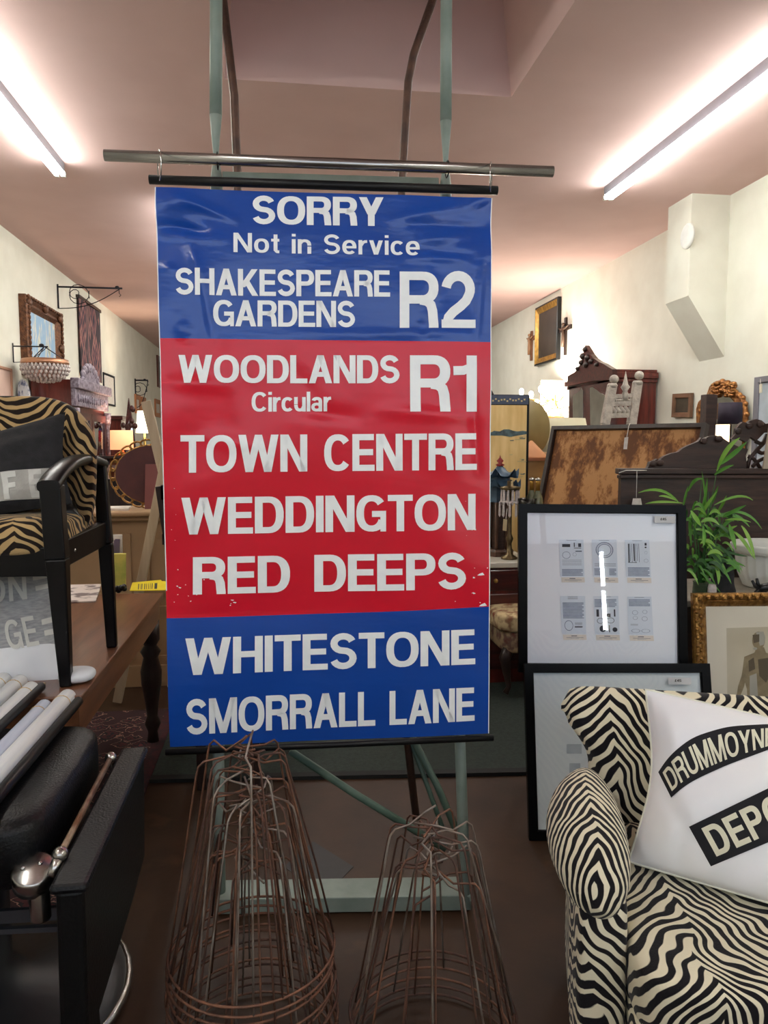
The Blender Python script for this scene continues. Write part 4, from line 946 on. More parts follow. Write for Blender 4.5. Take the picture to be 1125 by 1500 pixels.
# red box cabinet, lit lamp, glassware shelf, carved mirror, white lamp far back
def drum(name, label, base_pt, r0, r1, z0, z1, shade_m, body_m, e=None, group=None):
    t = thing(name, label, 'lamp', base_pt, group); bx, by, bz = base_pt
    MB().lathe([(.09, 0), (.09, .02), (.03, .04), (.05, (z0-bz)*.4), (.02, (z0-bz)*.8), (.012, z0-bz+.04), (.0001, z0-bz+.04)], base_pt, 20).build('base', body_m, t)
    MB().lathe([(r0, z0), (r1, z1), (r1-.006, z1), (r0-.006, z0), (r0, z0)], (bx, by, 0), 32).build('lamp_shade', shade_m, t)
    if e: point_light('lamp_bulb', (bx, by, (z0+z1)/2), e, (1, .78, .52), .04)
    return t
YS = 9.6
sA, sB = PY(157, 700, YS), PY(186, 700, YS)
sz = [PY(160, 702, YS).z, PY(160, 668, YS).z]
gs = thing('glass_shelf_unit', 'open shelf unit of glassware under the lit orange lamp beyond the cabinet', 'shelf', (sA.x, YS+.2, 0))
for z in sz: MB().box(sA.x-.1, sB.x+.15, YS, YS+.4, z-.03, z).build('shelf', darkwood_m, gs)
MB().box(sA.x-.1, sB.x+.15, YS+.38, YS+.4, 0, sz[1]-.03).build('back_panel', M('warm_board', (206, 130, 90), (190, 110, 76), scale=5, rough=.6), gs)
MB().box(sA.x-.1, sB.x+.15, YS+.02, YS+.38, 0, sz[0]-.03).build('base_cabinet', darkwood_m, gs)
glassware = M('lit_glassware', (236, 206, 190), (200, 150, 130), scale=40, rough=.1)
for k in range(6):
    MB().lathe([(.03, 0), (.03, .006), (.006, .015), (.006, .08), (.035, .1), (.04, .17), (.036, .17), (.03, .1)], (sA.x-.02+.07*k, YS+.15+.05*(k % 2), sz[0]), 10).build('goblet', glassware, label='pale glass goblet on the lower shelf under the lit orange lamp', cat='glass', group='goblets on the shelf unit')
lampz = sz[1]
drum('table_lamp', 'lit table lamp with an orange drum shade beyond the tall cabinet', (PY(174, 668, YS).x, YS+.2, lampz), 16*YS/1100, 15.5*YS/1100, PY(170, 659, YS).z, PY(170, 630, YS).z,
     M('orange_lit_shade', (250, 196, 150), (244, 176, 124), scale=3, rough=.8, emit=1.1, ecol=(250, 180, 128)), M('brass_lamp_base', (170, 120, 70), rough=.3, metal=.8), 30)
YB2 = 11.2
a = PY(157, 609, YB2); b = PY(181, 628, YB2)
rb_ = thing('red_wood_cabinet', 'red brown cabinet top showing behind the lit orange lamp', 'cabinet', ((a.x+b.x)/2, YB2+.3, 0))
MB().box(a.x-.1, b.x-.03, YB2, YB2+.5, 0, a.z-.06).build('carcass', mahog_m, rb_)
MB().box(a.x-.14, b.x+.0, YB2-.05, YB2+.52, a.z-.06, a.z).build('cornice', mahogx_m, rb_, bevel=.01)
YM = 10.6
mc, mt, mb_ = PY(189, 615, YM), PY(193, 583, YM), PY(194, 650, YM)
cm = thing('carved_mirror', 'carved dark framed mirror with pointed top beyond the tall cabinet', 'mirror', (mc.x, YM, 0))
hw = 9.5*YM/1100; oz = [(-.9, 0), (-1, .5), (-.75, .62), (-.5, .8), (0, 1), (.5, .8), (.75, .62), (1, .5), (.9, 0)]
zb_ = .0; pts = [V((mc.x+a*hw, YM, mb_.z-1.0+(mt.z-mb_.z+1.0)*b)) for a, b in oz]; pts[0].z = pts[-1].z = .0
MB().prism(pts, (0, .05, 0)).build('frame', mahogx_m, cm)
MB().prism([V((mc.x+a*hw*.62, YM-.004, mb_.z-.4+(mt.z-.3-mb_.z+.4)*b)) for a, b in ((-1, 0), (-1, .8), (0, 1), (1, .8), (1, 0))], (0, .003, 0)).build('mirror', mirror_m, cm)
dk = MB()
for k in range(14): dk.ball((mc.x+hw*random.uniform(-.9, .9), YM-.01, mt.z-random.uniform(.1, .55)), .035, .02, .04, seg=8, rings=5)
dk.build('carving', mahogx_m, cm)
YW = 12.5
shade_w = M('white_lit_shade', (255, 246, 226), rough=.8, emit=2.2, ecol=(255, 242, 214))
wl = PY(212, 640, YW)
drum('table_lamp', 'lit table lamp with a white shade above the oval mirror', (wl.x, YW, .9), 12*YW/1100, 9*YW/1100, PY(212, 634, YW).z, PY(212, 602, YW).z, shade_w, brass_m, 60)
wt = thing('side_table', 'dark side table under the white lamp far back on the left', 'table', (wl.x, YW, 0))
MB().box(wl.x-.35, wl.x+.35, YW-.25, YW+.25, .86, .9).build('tabletop', darkwood_m, wt)
for sx in (-1, 1):
    for sy in (-1, 1): MB().bar((wl.x+sx*.31, YW+sy*.21, 0), (wl.x+sx*.31, YW+sy*.21, .86), .045, .045).build('leg', darkwood_m, wt)
# ================================================================ right: zebra armchair and pillow
PH = math.radians(-18.9); AO = V((1.111, 1.579, 0)); AM = Matrix.Translation(AO) @ Matrix.Rotation(PH, 4, 'Z')
AX, AY = (AM.to_3x3() @ V((1, 0, 0))), (AM.to_3x3() @ V((0, 1, 0)))
zr = dict(light=(226, 217, 190), dark=(20, 18, 22))
ac = thing('zebra_armchair', 'cream and black zebra print armchair in the right foreground holding the white lettered pillow', 'armchair', AO)
def ax3(a, b, c_): v = AX*a+AY*b; return (v.x, v.y, c_)
SG = lambda x, p: math.copysign(abs(x)**p, x)
prof = [(.26, .30), (.275, .45), (.30, .60), (.325, .69), (.35, .745), (.39, .775), (.44, .77), (.475, .735), (.475, .69), (.455, .655), (.44, .55), (.43, .3), (.42, .1), (.34, .08)]
NP = len(prof)
def smooth_loop(P, k=4):
    o = []; n = len(P)
    for i in range(n):
        p0, p1, p2, p3 = P[i-1], P[i], P[(i+1) % n], P[(i+2) % n]
        for j in range(k):
            t = j/k; o.append(tuple(.5*((2*p1[q])+(-p0[q]+p2[q])*t+(2*p0[q]-5*p1[q]+4*p2[q]-p3[q])*t*t+(-p0[q]+3*p1[q]-3*p2[q]+p3[q])*t**3) for q in (0, 1)))
    return o
PL_ = smooth_loop(prof); cyz = (.385, .5)
def back_pt(u, v):
    a = -1+2*v; e = max(0, 1-abs(a)**16)**.5
    y, z = PL_[int(round(u*len(PL_))) % len(PL_)]
    zc = z; yc = .37 if z < .68 else .41
    zc0 = min(z, .70)
    y2 = yc+(y-yc)*e; z2 = z if z < .68 else .70+(z-.70)*(.25+.75*e)
    hw = .362+.08*max(0, min(1, (z-.58)/.12))**1.3
    return V((a*hw, y2, z2))
MB().grid(len(PL_), 36, back_pt, closed_u=True).xf(AM).build('backrest', zebra('zebra_armchair_back', **zr, a=ax3(1, 0, 0), b=ax3(.12, .35, .95), f=25, slope=1.25, period=.19, warp=.8, shift=(AX.x*.30, AX.y*.30, 0)), ac)
arm_m = zebra('zebra_armchair_arm', **zr, a=ax3(1, .0, 0), b=ax3(.1, -.85, .5), f=36, slope=-1.1, period=.13, warp=.5, shift=(.39*AX.x, .39*AX.y, 0))
side_m = zebra('zebra_armchair_side', **zr, a=ax3(1, .6, 0), b=ax3(.1, .3, 1), f=27, slope=1.0, period=.1, warp=.8, shift=(.3, 0, 0))
for s in (-1, 1):
    T_ = AM @ Matrix.Translation((s*.375, 0, 0))
    def armp(u, v, s=s):
        a = 2*math.pi*u; f = v; e = max(0, 1-abs(2*f-1)**5)**.5
        wd = .066+.03*math.sin(math.pi*min(1, f*1.15))-.02*max(0, f-.75)
        y = -.265+.555*f; zc = .535+.018*math.sin(math.pi*f)-.035*(1-f)**3
        return V((s*.02*math.sin(math.pi*f)+wd*e*math.cos(a), y, zc+.075*e*math.sin(a)))
    MB().grid(28, 26, armp, closed_u=True).xf(T_).build('armrest', arm_m, ac)
    MB().rbox((s*(-.004), -.0, .29), .058, .255, .24, .28).xf(T_).build('side_panel', side_m, ac)
seat_m = zebra('zebra_armchair_seat', **zr, a=ax3(1, .15, 0), b=ax3(.15, 1, .8), f=27, slope=1.5, period=.2, warp=.9, shift=(AX.x*.21, AX.y*.21, 0))
MB().rbox((0, -.03, .36), .318, .36, .085, .3, nu=48, nv=24).xf(AM).build('seat', seat_m, ac)
MB().rbox((0, -.04, .2), .315, .33, .12, .22).xf(AM).build('front_panel', side_m, ac)
for sx in (-1, 1):
    for sy in (-.28, .34): MB().lathe([(.018, 0), (.026, .04), (.024, .1)], (0, 0, 0), 12).xf(AM @ Matrix.Translation((sx*.33, sy, 0))).build('foot', darkwood_m, ac)
# white pillow
pw_m = M('white_pillow_cotton', (244, 244, 246), (236, 236, 242), scale=5, rough=.92, bump=.6, bscale=6)
blk_print = M('black_print', (24, 24, 30), rough=.85); cream_print = M('cream_print', (232, 228, 204), rough=.9); piping_m = M('cream_piping', (238, 238, 222), rough=.9)
cs = [PY(946, 1010, 1.86), PY(1232, 1076, 1.66), PZ(1205, 1345, .47), PZ(921, 1262, .455)]
outer = [(964, 1131), (979.6, 1107), (1013.8, 1079.6), (1065, 1064), (1125, 1060.5), (1142, 1061)]
innr = [(983, 1168.5), (1000, 1153), (1020, 1141), (1065, 1120.6), (1125, 1098.4), (1138, 1094)]
def along(P, f):
    d = [0]
    for a, b in zip(P, P[1:]): d.append(d[-1]+math.hypot(b[0]-a[0], b[1]-a[1]))
    s = f*d[-1]
    for i in range(len(P)-1):
        if s <= d[i+1] or i == len(P)-2:
            t = (s-d[i])/(d[i+1]-d[i]); return (P[i][0]+(P[i+1][0]-P[i][0])*t, P[i][1]+(P[i+1][1]-P[i][1])*t)
outer_s = [along(outer, k/40) for k in range(41)]
def smooth(P):
    for _ in range(12): P = [P[0]]+[((a[0]+2*b[0]+c_[0])/4, (a[1]+2*b[1]+c_[1])/4) for a, b, c_ in zip(P, P[1:], P[2:])]+[P[-1]]
    return P
outer_s = smooth(outer_s); innr_s = smooth([along(innr, k/40) for k in range(41)])
def prp(mb, P, uvp):
    def band(a, b, k):
        o, i_ = along(outer_s, a), along(innr_s, a)
        return P(*uvp(i_[0]+(o[0]-i_[0])*b, i_[1]+(o[1]-i_[1])*b), k)
    mb.grid(50, 6, lambda a, b: band(a, b, .002), m=1)
    letters(mb, 'DRUMMOYNE', lambda a, b: band(.03+.94*a, .15+.70*b, .0035), 2, t=.17, gap=.09)
    TLb, BLb, TRb, BRb = (1009, 1211), (1041, 1269), (1172, 1132), (1206, 1200)
    def box(a, b, k):
        x = (TLb[0]*(1-a)+TRb[0]*a)*b+(BLb[0]*(1-a)+BRb[0]*a)*(1-b); y = (TLb[1]*(1-a)+TRb[1]*a)*b+(BLb[1]*(1-a)+BRb[1]*a)*(1-b)
        return P(*uvp(x, y), k)
    mb.grid(30, 10, lambda a, b: box(a, b, .002), m=1)
    letters(mb, 'DEPOT', lambda a, b: box(.08+.84*a, .15+.70*b, .0035), 2, t=.2, gap=.1)
PIN[:] = [.13, .0]; mb, P_ = cushion('c', '', cs, .11, None, prints=prp, n=60)
pil = mb.build('lettered_pillow', [pw_m, blk_print, cream_print], label='white pillow printed DRUMMOYNE DEPOT in black bands, on the zebra armchair', cat='pillow')
pp_ = MB().tube([P_(k/24, 0) for k in range(25)]+[P_(1, k/24) for k in range(1, 25)]+[P_(1-k/24, 1) for k in range(1, 25)]+[P_(0, 1-k/24) for k in range(1, 24)], .0035, 6, closed=True).build('piping', piping_m, pil)
# ================================================================ black framed prints
mat_m = M('mount_board', (240, 244, 252), (234, 240, 250), scale=3, rough=.7)
mat2_m = M('grey_mount_board', (216, 226, 230), (210, 220, 226), scale=3, rough=.7)
frame_b = M('black_frame', (10, 10, 12), (8, 8, 9), scale=15, rough=.25, spec=.1)
sticker_m = M('sticker', (205, 206, 208), (196, 198, 200), scale=20, rough=.5)
flat = [(0, -.03), (0, 0), (.033, 0), (.036, -.004), (.036, -.03)]
TL, TR, BL = PY(760, 738, 2.97), PY(1005, 740, 2.875), PY(772, 985, 2.87)
uf, Pu, inn, (u_, v_, n_, w_, h_) = framed('framed_engravings', 'square black framed print of six small engravings, standing behind a second black frame', 'picture', TL, TR, BL, .036, .03, frame_b, mat_m, prof=flat, glass_m=pane_m, inner_name='mount_board')
card_m = M('engraving_paper', (218, 227, 240), (210, 221, 235), scale=8, rough=.8)
cap_m = M('caption_paper', (234, 226, 218), rough=.8); inkb = M('engraving_ink', (92, 100, 120), rough=.8); inkl = M('engraving_grey', (146, 158, 180), (128, 140, 164), scale=60, rough=.8)
inkd = M('engraving_black', (42, 46, 62), rough=.8)
on = TL-n_*.017
def fp(px, py, k): return PP(px, py, on, n_)+n_*k
cards = [((818.8, 790.5), (854.5, 790.5), (856, 844.5), (820.6, 844.5)), ((866.6, 790.5), (903, 790.5), (905, 845), (868.6, 844.5)), ((915.2, 791), (951, 791), (953.5, 845.3), (917, 845)),
         ((820.4, 873), (857, 873), (858.6, 928.5), (823, 928.5)), ((869, 873.3), (905.5, 873), (907.5, 929), (871.2, 928.8)), ((918.6, 874), (954, 874), (957, 930), (920.5, 929.5))]
specs = [[('d', .12, .12, .45, .2), ('d', .6, .08, .64, .2), ('d', .78, .1, .9, .2), ('b', .6, .22, .9, .24), ('b', .66, .3, .92, .33), ('o', .28, .42, .17, .1), ('o', .62, .4, .08, .05), ('l', .1, .55, .9, .72, 4), ('t', .08, .8, .94, .99)],
         [('o', .5, .28, .36, .22), ('o', .5, .28, .28, .17), ('l', .08, .64, .94, .74, 3), ('t', .66, .78, .94, .97), ('t', .06, .78, .4, .97)],
         [('v', .12, .1, .62, .6, 7), ('d', .8, .08, .88, .15), ('d', .8, .18, .87, .22), ('o', .84, .34, .06, .04), ('o', .83, .56, .09, .05), ('d', .1, .6, .46, .615), ('t', .08, .74, .95, .99)],
         [('l', .3, .05, .7, .09, 2), ('t', .08, .17, .93, .6), ('o', .3, .78, .18, .14), ('d', .54, .8, .86, .83), ('l', .55, .7, .85, .78, 3)],
         [('t', .04, .08, .92, .3), ('d', .1, .35, .2, .54), ('d', .8, .35, .86, .54), ('d', .36, .46, .66, .55), ('O', .25, .65, .14, .075), ('O', .66, .64, .15, .075), ('D', .33, .86, .13, .085), ('d', .58, .76, .62, .95), ('D', .82, .88, .1, .06)],
         [('t', .06, .07, .93, .26), ('o', .3, .42, .12, .06), ('o', .7, .4, .1, .05), ('o', .68, .58, .12, .06), ('o', .3, .56, .1, .05), ('l', .1, .72, .4, .78, 2), ('o', .3, .9, .18, .05), ('o', .7, .9, .18, .05)]]
for q, sp in zip(cards, specs):
    def cp(a, b, k=.0006):
        x = (q[0][0]*(1-a)+q[1][0]*a)*(1-b)+(q[3][0]*(1-a)+q[2][0]*a)*b; y = (q[0][1]*(1-a)+q[1][1]*a)*(1-b)+(q[3][1]*(1-a)+q[2][1]*a)*b
        return fp(x, y, k)
    m = MB(); m.add([cp(0, 0), cp(1, 0), cp(1, 1), cp(0, 1)], [(0, 1, 2, 3)], 0)
    R4 = lambda a, b, c_, d, mi: m.add([cp(a, b, .001), cp(c_, b, .001), cp(c_, d, .001), cp(a, d, .001)], [(0, 1, 2, 3)], mi)
    R4(.3, .015, .7, .025, 1)
    for e in sp:
        if e[0] in 'db': R4(*e[1:5], 3 if e[0] == 'd' else 1)
        elif e[0] == 't':
            nn = max(2, int((e[4]-e[2])/.032))
            for i in range(nn): R4(e[1], e[2]+(e[4]-e[2])*i/nn, e[3]-.02*(i % 3 == 2)*3, e[2]+(e[4]-e[2])*(i+.72)/nn, 2)
        elif e[0] == 'l':
            for i in range(e[5]): R4(e[1], e[2]+(e[4]-e[2])*i/e[5], e[3], e[2]+(e[4]-e[2])*i/e[5]+.008, 1)
        elif e[0] == 'v':
            for i in range(e[5]): R4(e[1]+(e[3]-e[1])*i/e[5], e[2], e[1]+(e[3]-e[1])*i/e[5]+(.05 if i in (0, 3) else .018), e[4]-.03*(i % 2), 3 if i in (0, 3) else 1)
        else:
            r_in = 0 if e[0] == 'D' else .86
            for k in range(20):
                a0, a1 = k*math.pi/10, (k+1)*math.pi/10
                m.add([cp(e[1]+e[3]*rr*math.cos(a), e[2]+e[4]*rr*math.sin(a), .001) for rr, a in ((1, a0), (1, a1), (r_in, a1), (r_in, a0))], [(0, 1, 2, 3)], {'o': 2, 'O': 3, 'D': 3}[e[0]])
    m.build('engraved_card', [card_m, inkb, inkl, inkd], uf)
    m = MB(); c4 = [(.04, 1.02), (1.0, 1.02), (1.01, 1.16), (.05, 1.16)]
    m.add([cp(a, b) for a, b in c4], [(0, 1, 2, 3)], 0)
    R4(.38, 1.045, .62, 1.065, 1); R4(.18, 1.09, .88, 1.1, 1); R4(.35, 1.12, .7, 1.127, 2)
    m.build('caption_slip', [cap_m, inkb, inkl], uf)
def price(P3, px0, px1, y0, y1, sl, par, plane_n, plane_p):
    f_ = lambda a, b, k: PP(px0+(px1-px0)*a, y0+(y1-y0)*b+sl*a, plane_p, plane_n)+plane_n*k
    m = MB(); m.prism([f_(0, 0, .016), f_(1, 0, .016), f_(1, 1, .016), f_(0, 1, .016)], -plane_n*.001)
    letters(m, '£45', lambda a, b: f_(.27+.3*a, .62-.36*b, .0168), 1, t=.2)
    m.build('price_label', [sticker_m, ink_m], par)
price(None, 957, 987, 756, 766, .6, uf, n_, on)
TL2, TR2, BL2 = PY(768, 972, 2.78), PY(1040, 972, 2.675), PY(767, 1232, 2.625)
BL2.z = .002
lf, Pl, inn2, (u2, v2, n2, w2, h2_) = framed('framed_print', 'black framed pale print leaning at floor level behind the zebra armchair', 'picture', TL2, TR2, BL2, .036, .03, frame_b, mat2_m, prof=flat, glass_m=pane_m, inner_name='mount_board')
on2 = TL2-n2*.017
price(None, 977, 1010, 992, 1002, .3, lf, n2, on2)
m = MB()
for (xa, xb, ya_, yb_) in ((830, 852, 1090, 1104), (834, 850, 1118, 1150)):
    m.add([PP(x, y, on2, n2)+n2*.0006 for x, y in ((xa, ya_), (xb, ya_), (xb, yb_), (xa, yb_))], [(0, 1, 2, 3)])
m.build('engraved_card', M('faint_print', (176, 188, 198), rough=.8), lf)
bn = thing('low_bench', 'low dark bench behind the black framed print, carrying the frame of engravings', 'bench', (1.32, 2.98, 0))
zb_ = BL.z-.012
MB().box(1.05, 1.70, 2.80, 3.12, zb_-.03, zb_).build('seat', darkwood_m, bn)
for x in (1.09, 1.67):
    for y in (2.84, 3.09): MB().box(x-.02, x+.02, y-.02, y+.02, .012, zb_-.03).build('leg', darkwood_m, bn)
# gilt framed anatomical print
TL3 = PY(1016, 869, 3.03); TR3 = TL3+RT*.82+V((0, 0, .006)); BL3 = TL3+V((.035, -.13, -(TL3.z-.014)))
gprof = [(0, -.035), (0, -.01), (.006, .003), (.016, .006), (.026, .0), (.03, -.008), (.036, -.004), (.05, -.012), (.06, -.02), (.06, -.035)]
old_p = M('aged_mount', (226, 219, 202), (216, 208, 190), scale=4, rough=.8); print_p = M('aged_print', (204, 196, 174), (190, 180, 156), scale=5, rough=.8)
gf, Pg, _, (u3, v3, n3, w3, h3) = framed('gilt_framed_print', 'gilt framed anatomical print of a standing figure behind the zebra armchair', 'picture', TL3, TR3, BL3, .06, .035, gilt_m, old_p, prof=gprof, glass_m=pane_m, inner_name='mount_board')
orn = MB()
for k in range(46):
    for (st_, dr_, L_) in ((TL3+v3*.016, u3, w3), (TL3+u3*.016, v3, h3)):
        f = (k+.5)/46; d2 = v3 if dr_ is u3 else u3
        orn.ball(st_+dr_*(L_*f)+d2*(.007*(1 if k % 2 else -1))+n3*.006, .0085, .0085, .0085, seg=8, rings=5)
orn.build('leaf_moulding', gilt_m, gf, kind='stuff')
on3 = TL3-n3*.021
gp = lambda x, y, k: PP(x, y, on3, n3)+n3*k
m = MB(); m.add([gp(1064, 920, .0005), gp(1165, 917, .0005), gp(1175, 1200, .0005), gp(1068, 1200, .0005)], [(0, 1, 2, 3)], 0)
skin_a, skin_b, skin_c = M('print_brown', (150, 134, 104), (126, 112, 86), scale=20, rough=.8), M('print_dark', (92, 80, 62), rough=.8), M('print_grey', (172, 168, 156), rough=.8)
def el(cx_, cy2, rx, ry, mi, k): m.add([gp(cx_+rx*math.cos(a*.314), cy2+ry*math.sin(a*.314), k) for a in range(20)], [tuple(range(20))], mi)
def pg(P, mi, k): m.add([gp(x, y, k) for x, y in P], [tuple(range(len(P)))], mi)
pg([(1090, 962), (1105, 956), (1108, 948), (1119, 948), (1122, 956), (1140, 962), (1143, 985), (1136, 1010), (1135, 1060), (1138, 1180), (1122, 1180), (1115, 1075), (1108, 1180), (1092, 1180), (1096, 1060), (1094, 1010), (1087, 985)], 1, .001)
pg([(1091, 962), (1086, 990), (1081, 1005), (1079, 1018), (1084, 1020), (1090, 1005), (1094, 985)], 1, .0012); pg([(1139, 962), (1144, 990), (1148, 1010), (1151, 1025), (1146, 1026), (1140, 1005), (1136, 985)], 1, .0012)
el(1111, 938, 9.5, 13, 1, .0014); pg([(1107, 926), (1118, 925), (1121, 934), (1119, 944), (1113, 946)], 3, .0016); pg([(1102, 930), (1112, 929), (1112, 940), (1104, 942)], 2, .0017); el(1106, 950, 3, 2, 3, .0017)
pg([(1096, 968), (1104, 963), (1106, 980), (1097, 984)], 2, .0015); pg([(1110, 966), (1128, 963), (1132, 980), (1122, 1000), (1112, 990)], 2, .0015); pg([(1098, 990), (1108, 986), (1110, 1020), (1098, 1020)], 3, .0015)
m.build('anatomical_print', [print_p, skin_a, skin_b, skin_c], gf)
# ================================================================ plant table with its pots
pt_ = thing('side_table', 'dark side table carrying the green plant and white ribbed pot', 'table', (2.2, 3.4, 0)); ZT = .80
MB().box(1.62, 2.85, 3.10, 3.62, ZT-.03, ZT).build('tabletop', M('pale_worn_top', (170, 164, 150), (150, 142, 128), scale=8, rough=.5), pt_, bevel=.004)
MB().box(1.66, 2.81, 3.14, 3.58, ZT-.16, ZT-.03).build('apron', darkwood_m, pt_)
for x in (1.69, 2.78):
    for y in (3.17, 3.55): MB().bar((x, y, .012), (x, y, ZT-.03), .045, .045).build('leg', darkwood_m, pt_)
leaf_ms = [M('leaf_green', (92, 150, 52), (64, 122, 38), scale=6, rough=.4, sheen=.1), M('leaf_light', (132, 176, 74), (100, 152, 54), scale=6, rough=.4), M('leaf_deep', (46, 92, 38), (34, 72, 30), scale=6, rough=.45)]
vp = PY(1026, 866, 3.22); vp.z = ZT
pl = thing('leafy_plant', 'green plant with long bamboo like leaves beside the frame of engravings', 'plant', vp+V((0, 0, .012)))
lp = {0: MB(), 1: MB(), 2: MB()}
def leaf(b, md, e, wd, k):
    b, md, e = V(b), V(md), V(e); side = None; rows = []
    for i in range(9):
        f = i/8; p = b*(1-f)**2+md*2*f*(1-f)+e*f*f; tg = (md-b)*(1-f)+(e-md)*f
        s = tg.cross(V((0, -1, .35))).normalized(); ww = wd*(math.sin(math.pi*min(1, f*.92+.06))**.8)
        nn = s.cross(tg).normalized()
        rows.append((p-s*ww+nn*ww*.35, p, p+s*ww+nn*ww*.35))
    vs = [q for r in rows for q in r]
    fs = [(3*i+j, 3*i+j+1, 3*i+j+4, 3*i+j+3) for i in range(8) for j in (0, 1)]
    lp[k].add(vs, fs, 0, True)
L3 = lambda p, y: PY(p[0], p[1], y)
hand = [((1050, 690), (1060, 655), (1084, 641), .011, 1), ((1052, 682), (1075, 665), (1094, 647), .011, 0), ((1046, 696), (1058, 686), (1075, 681), .008, 0),
 ((1008, 720), (1015, 698), (1030, 702), .008, 0), ((995, 737), (970, 708), (935, 722), .007, 1), ((990, 733), (975, 725), (965, 727), .006, 1), ((1000, 737), (965, 733), (945, 738), .006, 1),
 ((1012, 748), (1018, 760), (1027, 771), .012, 1), ((1038, 745), (1045, 728), (1052, 712), .009, 0), ((1046, 740), (1085, 718), (1103, 733), .006, 1), ((1050, 752), (1058, 738), (1064, 726), .009, 1),
 ((1058, 758), (1075, 748), (1093, 740), .008, 0), ((1060, 752), (1095, 742), (1116, 775), .007, 0), ((1062, 762), (1080, 758), (1100, 765), .006, 1), ((1068, 768), (1072, 785), (1078, 805), .012, 0),
 ((1074, 778), (1090, 790), (1104, 818), .010, 1), ((1086, 770), (1098, 785), (1106, 820), .010, 1), ((1045, 820), (1054, 838), (1052, 856), .010, 1), ((1050, 818), (1075, 822), (1092, 830), .007, 0),
 ((1012, 752), (1008, 770), (1013, 800), .008, 0), ((1030, 770), (1032, 790), (1030, 800), .009, 0), ((1025, 755), (1033, 735), (1036, 700), .008, 0), ((1035, 745), (1032, 720), (1028, 690), .006, 0),
 ((1020, 765), (1030, 745), (1050, 720), .009, 1), ((1042, 770), (1060, 772), (1078, 780), .008, 0), ((1045, 790), (1065, 775), (1080, 770), .008, 1), ((1000, 745), (1003, 725), (1008, 712), .007, 0), ((1045, 800), (1070, 812), (1095, 815), .007, 2)]
for b, m_, e, wd, k in hand:
    y = 3.22+random.uniform(-.07, .07); leaf(L3(b, y+.02), L3(m_, y-.02), L3(e, y-.05), wd, k)
for k in range(120):
    bx, by = random.gauss(1034, 15), random.uniform(750, 850); a = random.uniform(-2.6, .6); l = random.uniform(18, 44)
    bx = max(1006, min(1070, bx)); y = 3.24+random.uniform(-.05, .1)
    ex, ey = bx+l*math.cos(a)*.8, by+l*math.sin(a)*.8+12
    if ex < 1000: ex = 1004
    leaf(L3((bx, by), y), L3(((bx+ex)/2, (by+ey)/2-12), y-.01), L3((ex, ey), y-.03), random.uniform(.006, .011), random.choice([0, 0, 2, 2, 1]))
for k in lp: lp[k].build('leaves', leaf_ms[k], pl, kind='stuff')
for tp in ((1052, 680), (1038, 720), (1060, 760), (1012, 745), (1028, 700), (1046, 790)):
    e = L3(tp, 3.24); MB().tube([vp+V((random.uniform(-.015, .015), random.uniform(-.015, .015), .02)), (vp+e)/2+V((random.uniform(-.02, .01), 0, .03)), e], [.004, .0035, .0015], 6).build('stem', leaf_ms[2], pl)
vglass = M('green_glass', (120, 150, 110), rough=.05, trans=.8)
MB().lathe([(.034, .0), (.036, .01), (.034, .06), (.036, .062), (.033, .062), (.03, .012), (.0001, .012)], vp, 24).build('glass_vase', vglass, label='small green glass vase with a gold rim under the leafy plant', cat='vase')
jp = PY(1043, 864, 3.18); MB().lathe([(.018, 0), (.02, .004), (.02, .04), (.017, .05), (.017, .055), (.015, .05), (.0001, .004)], V((jp.x, jp.y, ZT)), 16).build('glass_jar', crystal_m, label='tiny clear glass jar beside the green glass vase', cat='jar')
wp = PY(1135, 850, 3.36); wr = .19
def ribbed(u, v):
    pr_ = [(.70, 0), (.76, .02), (.9, .3), (.96, .62), (.98, .78), (1.06, .8), (1.09, .86), (1.09, .97), (1.05, 1.0), (1.0, .98), (.93, .9), (.8, .2), (.02, .05)]
    x = v*(len(pr_)-1); i = min(int(x), len(pr_)-2); f = x-i; r = pr_[i][0]*(1-f)+pr_[i+1][0]*f; z = pr_[i][1]*(1-f)+pr_[i+1][1]*f
    rib = .022*abs(math.sin(26*math.pi*u)) if .02 < z < .79 and v < .45 else 0
    return V((wp.x+wr*(r-rib)*math.cos(2*math.pi*u), wp.y+wr*(r-rib)*math.sin(2*math.pi*u), ZT+z*.215))
MB().grid(208, 48, ribbed, closed_u=True).build('ribbed_pot', M('white_glazed', (214, 214, 208), (204, 204, 198), scale=6, rough=.35), label='white ribbed round pot on the side table behind the plant', cat='pot')
bp = PY(1058, 858, 3.28); mb = MB()
mb.grid(24, 16, lambda u, v: V((bp.x+(.07*(1-.72*v**1.4)*(1-.15*math.sin(6*v)))*math.cos(2*math.pi*u)*(1+.12*math.sin(4*math.pi*u+3*v)), bp.y+.055*(1-.72*v**1.4)*math.sin(2*math.pi*u), ZT+.001+.15*v)), closed_u=True)
mb.build('black_pouch', cloth_char, label='black gathered cloth pouch between the plant and white ribbed pot', cat='pouch')
fp_ = PY(1122, 862, 3.14); mb = MB()
B_ = lambda x, z, y=0: V((fp_.x+x, fp_.y+y, ZT+z))
mb.tube([B_(.05, .05), B_(.02, .045), B_(-.02, .04), B_(-.035, .03)], [.018, .022, .018, .014], 10)
for pts in ([B_(-.03, .035), B_(-.05, .02), B_(-.045, .0), ], [B_(-.03, .035), B_(-.055, .05), B_(-.07, .075)], [B_(-.03, .04), B_(-.042, .06), B_(-.048, .085)], [B_(.0, .03), B_(-.02, .008), B_(-.0, .0)], [B_(.05, .04), B_(.06, .015), B_(.055, .0)]): mb.tube(pts, [.011, .009, .006], 8)
mb.ball(B_(.075, .07), .02)
mb.build('black_figurine', black_m, label='small black figurine at the front edge of the side table beside the pot', cat='figurine')
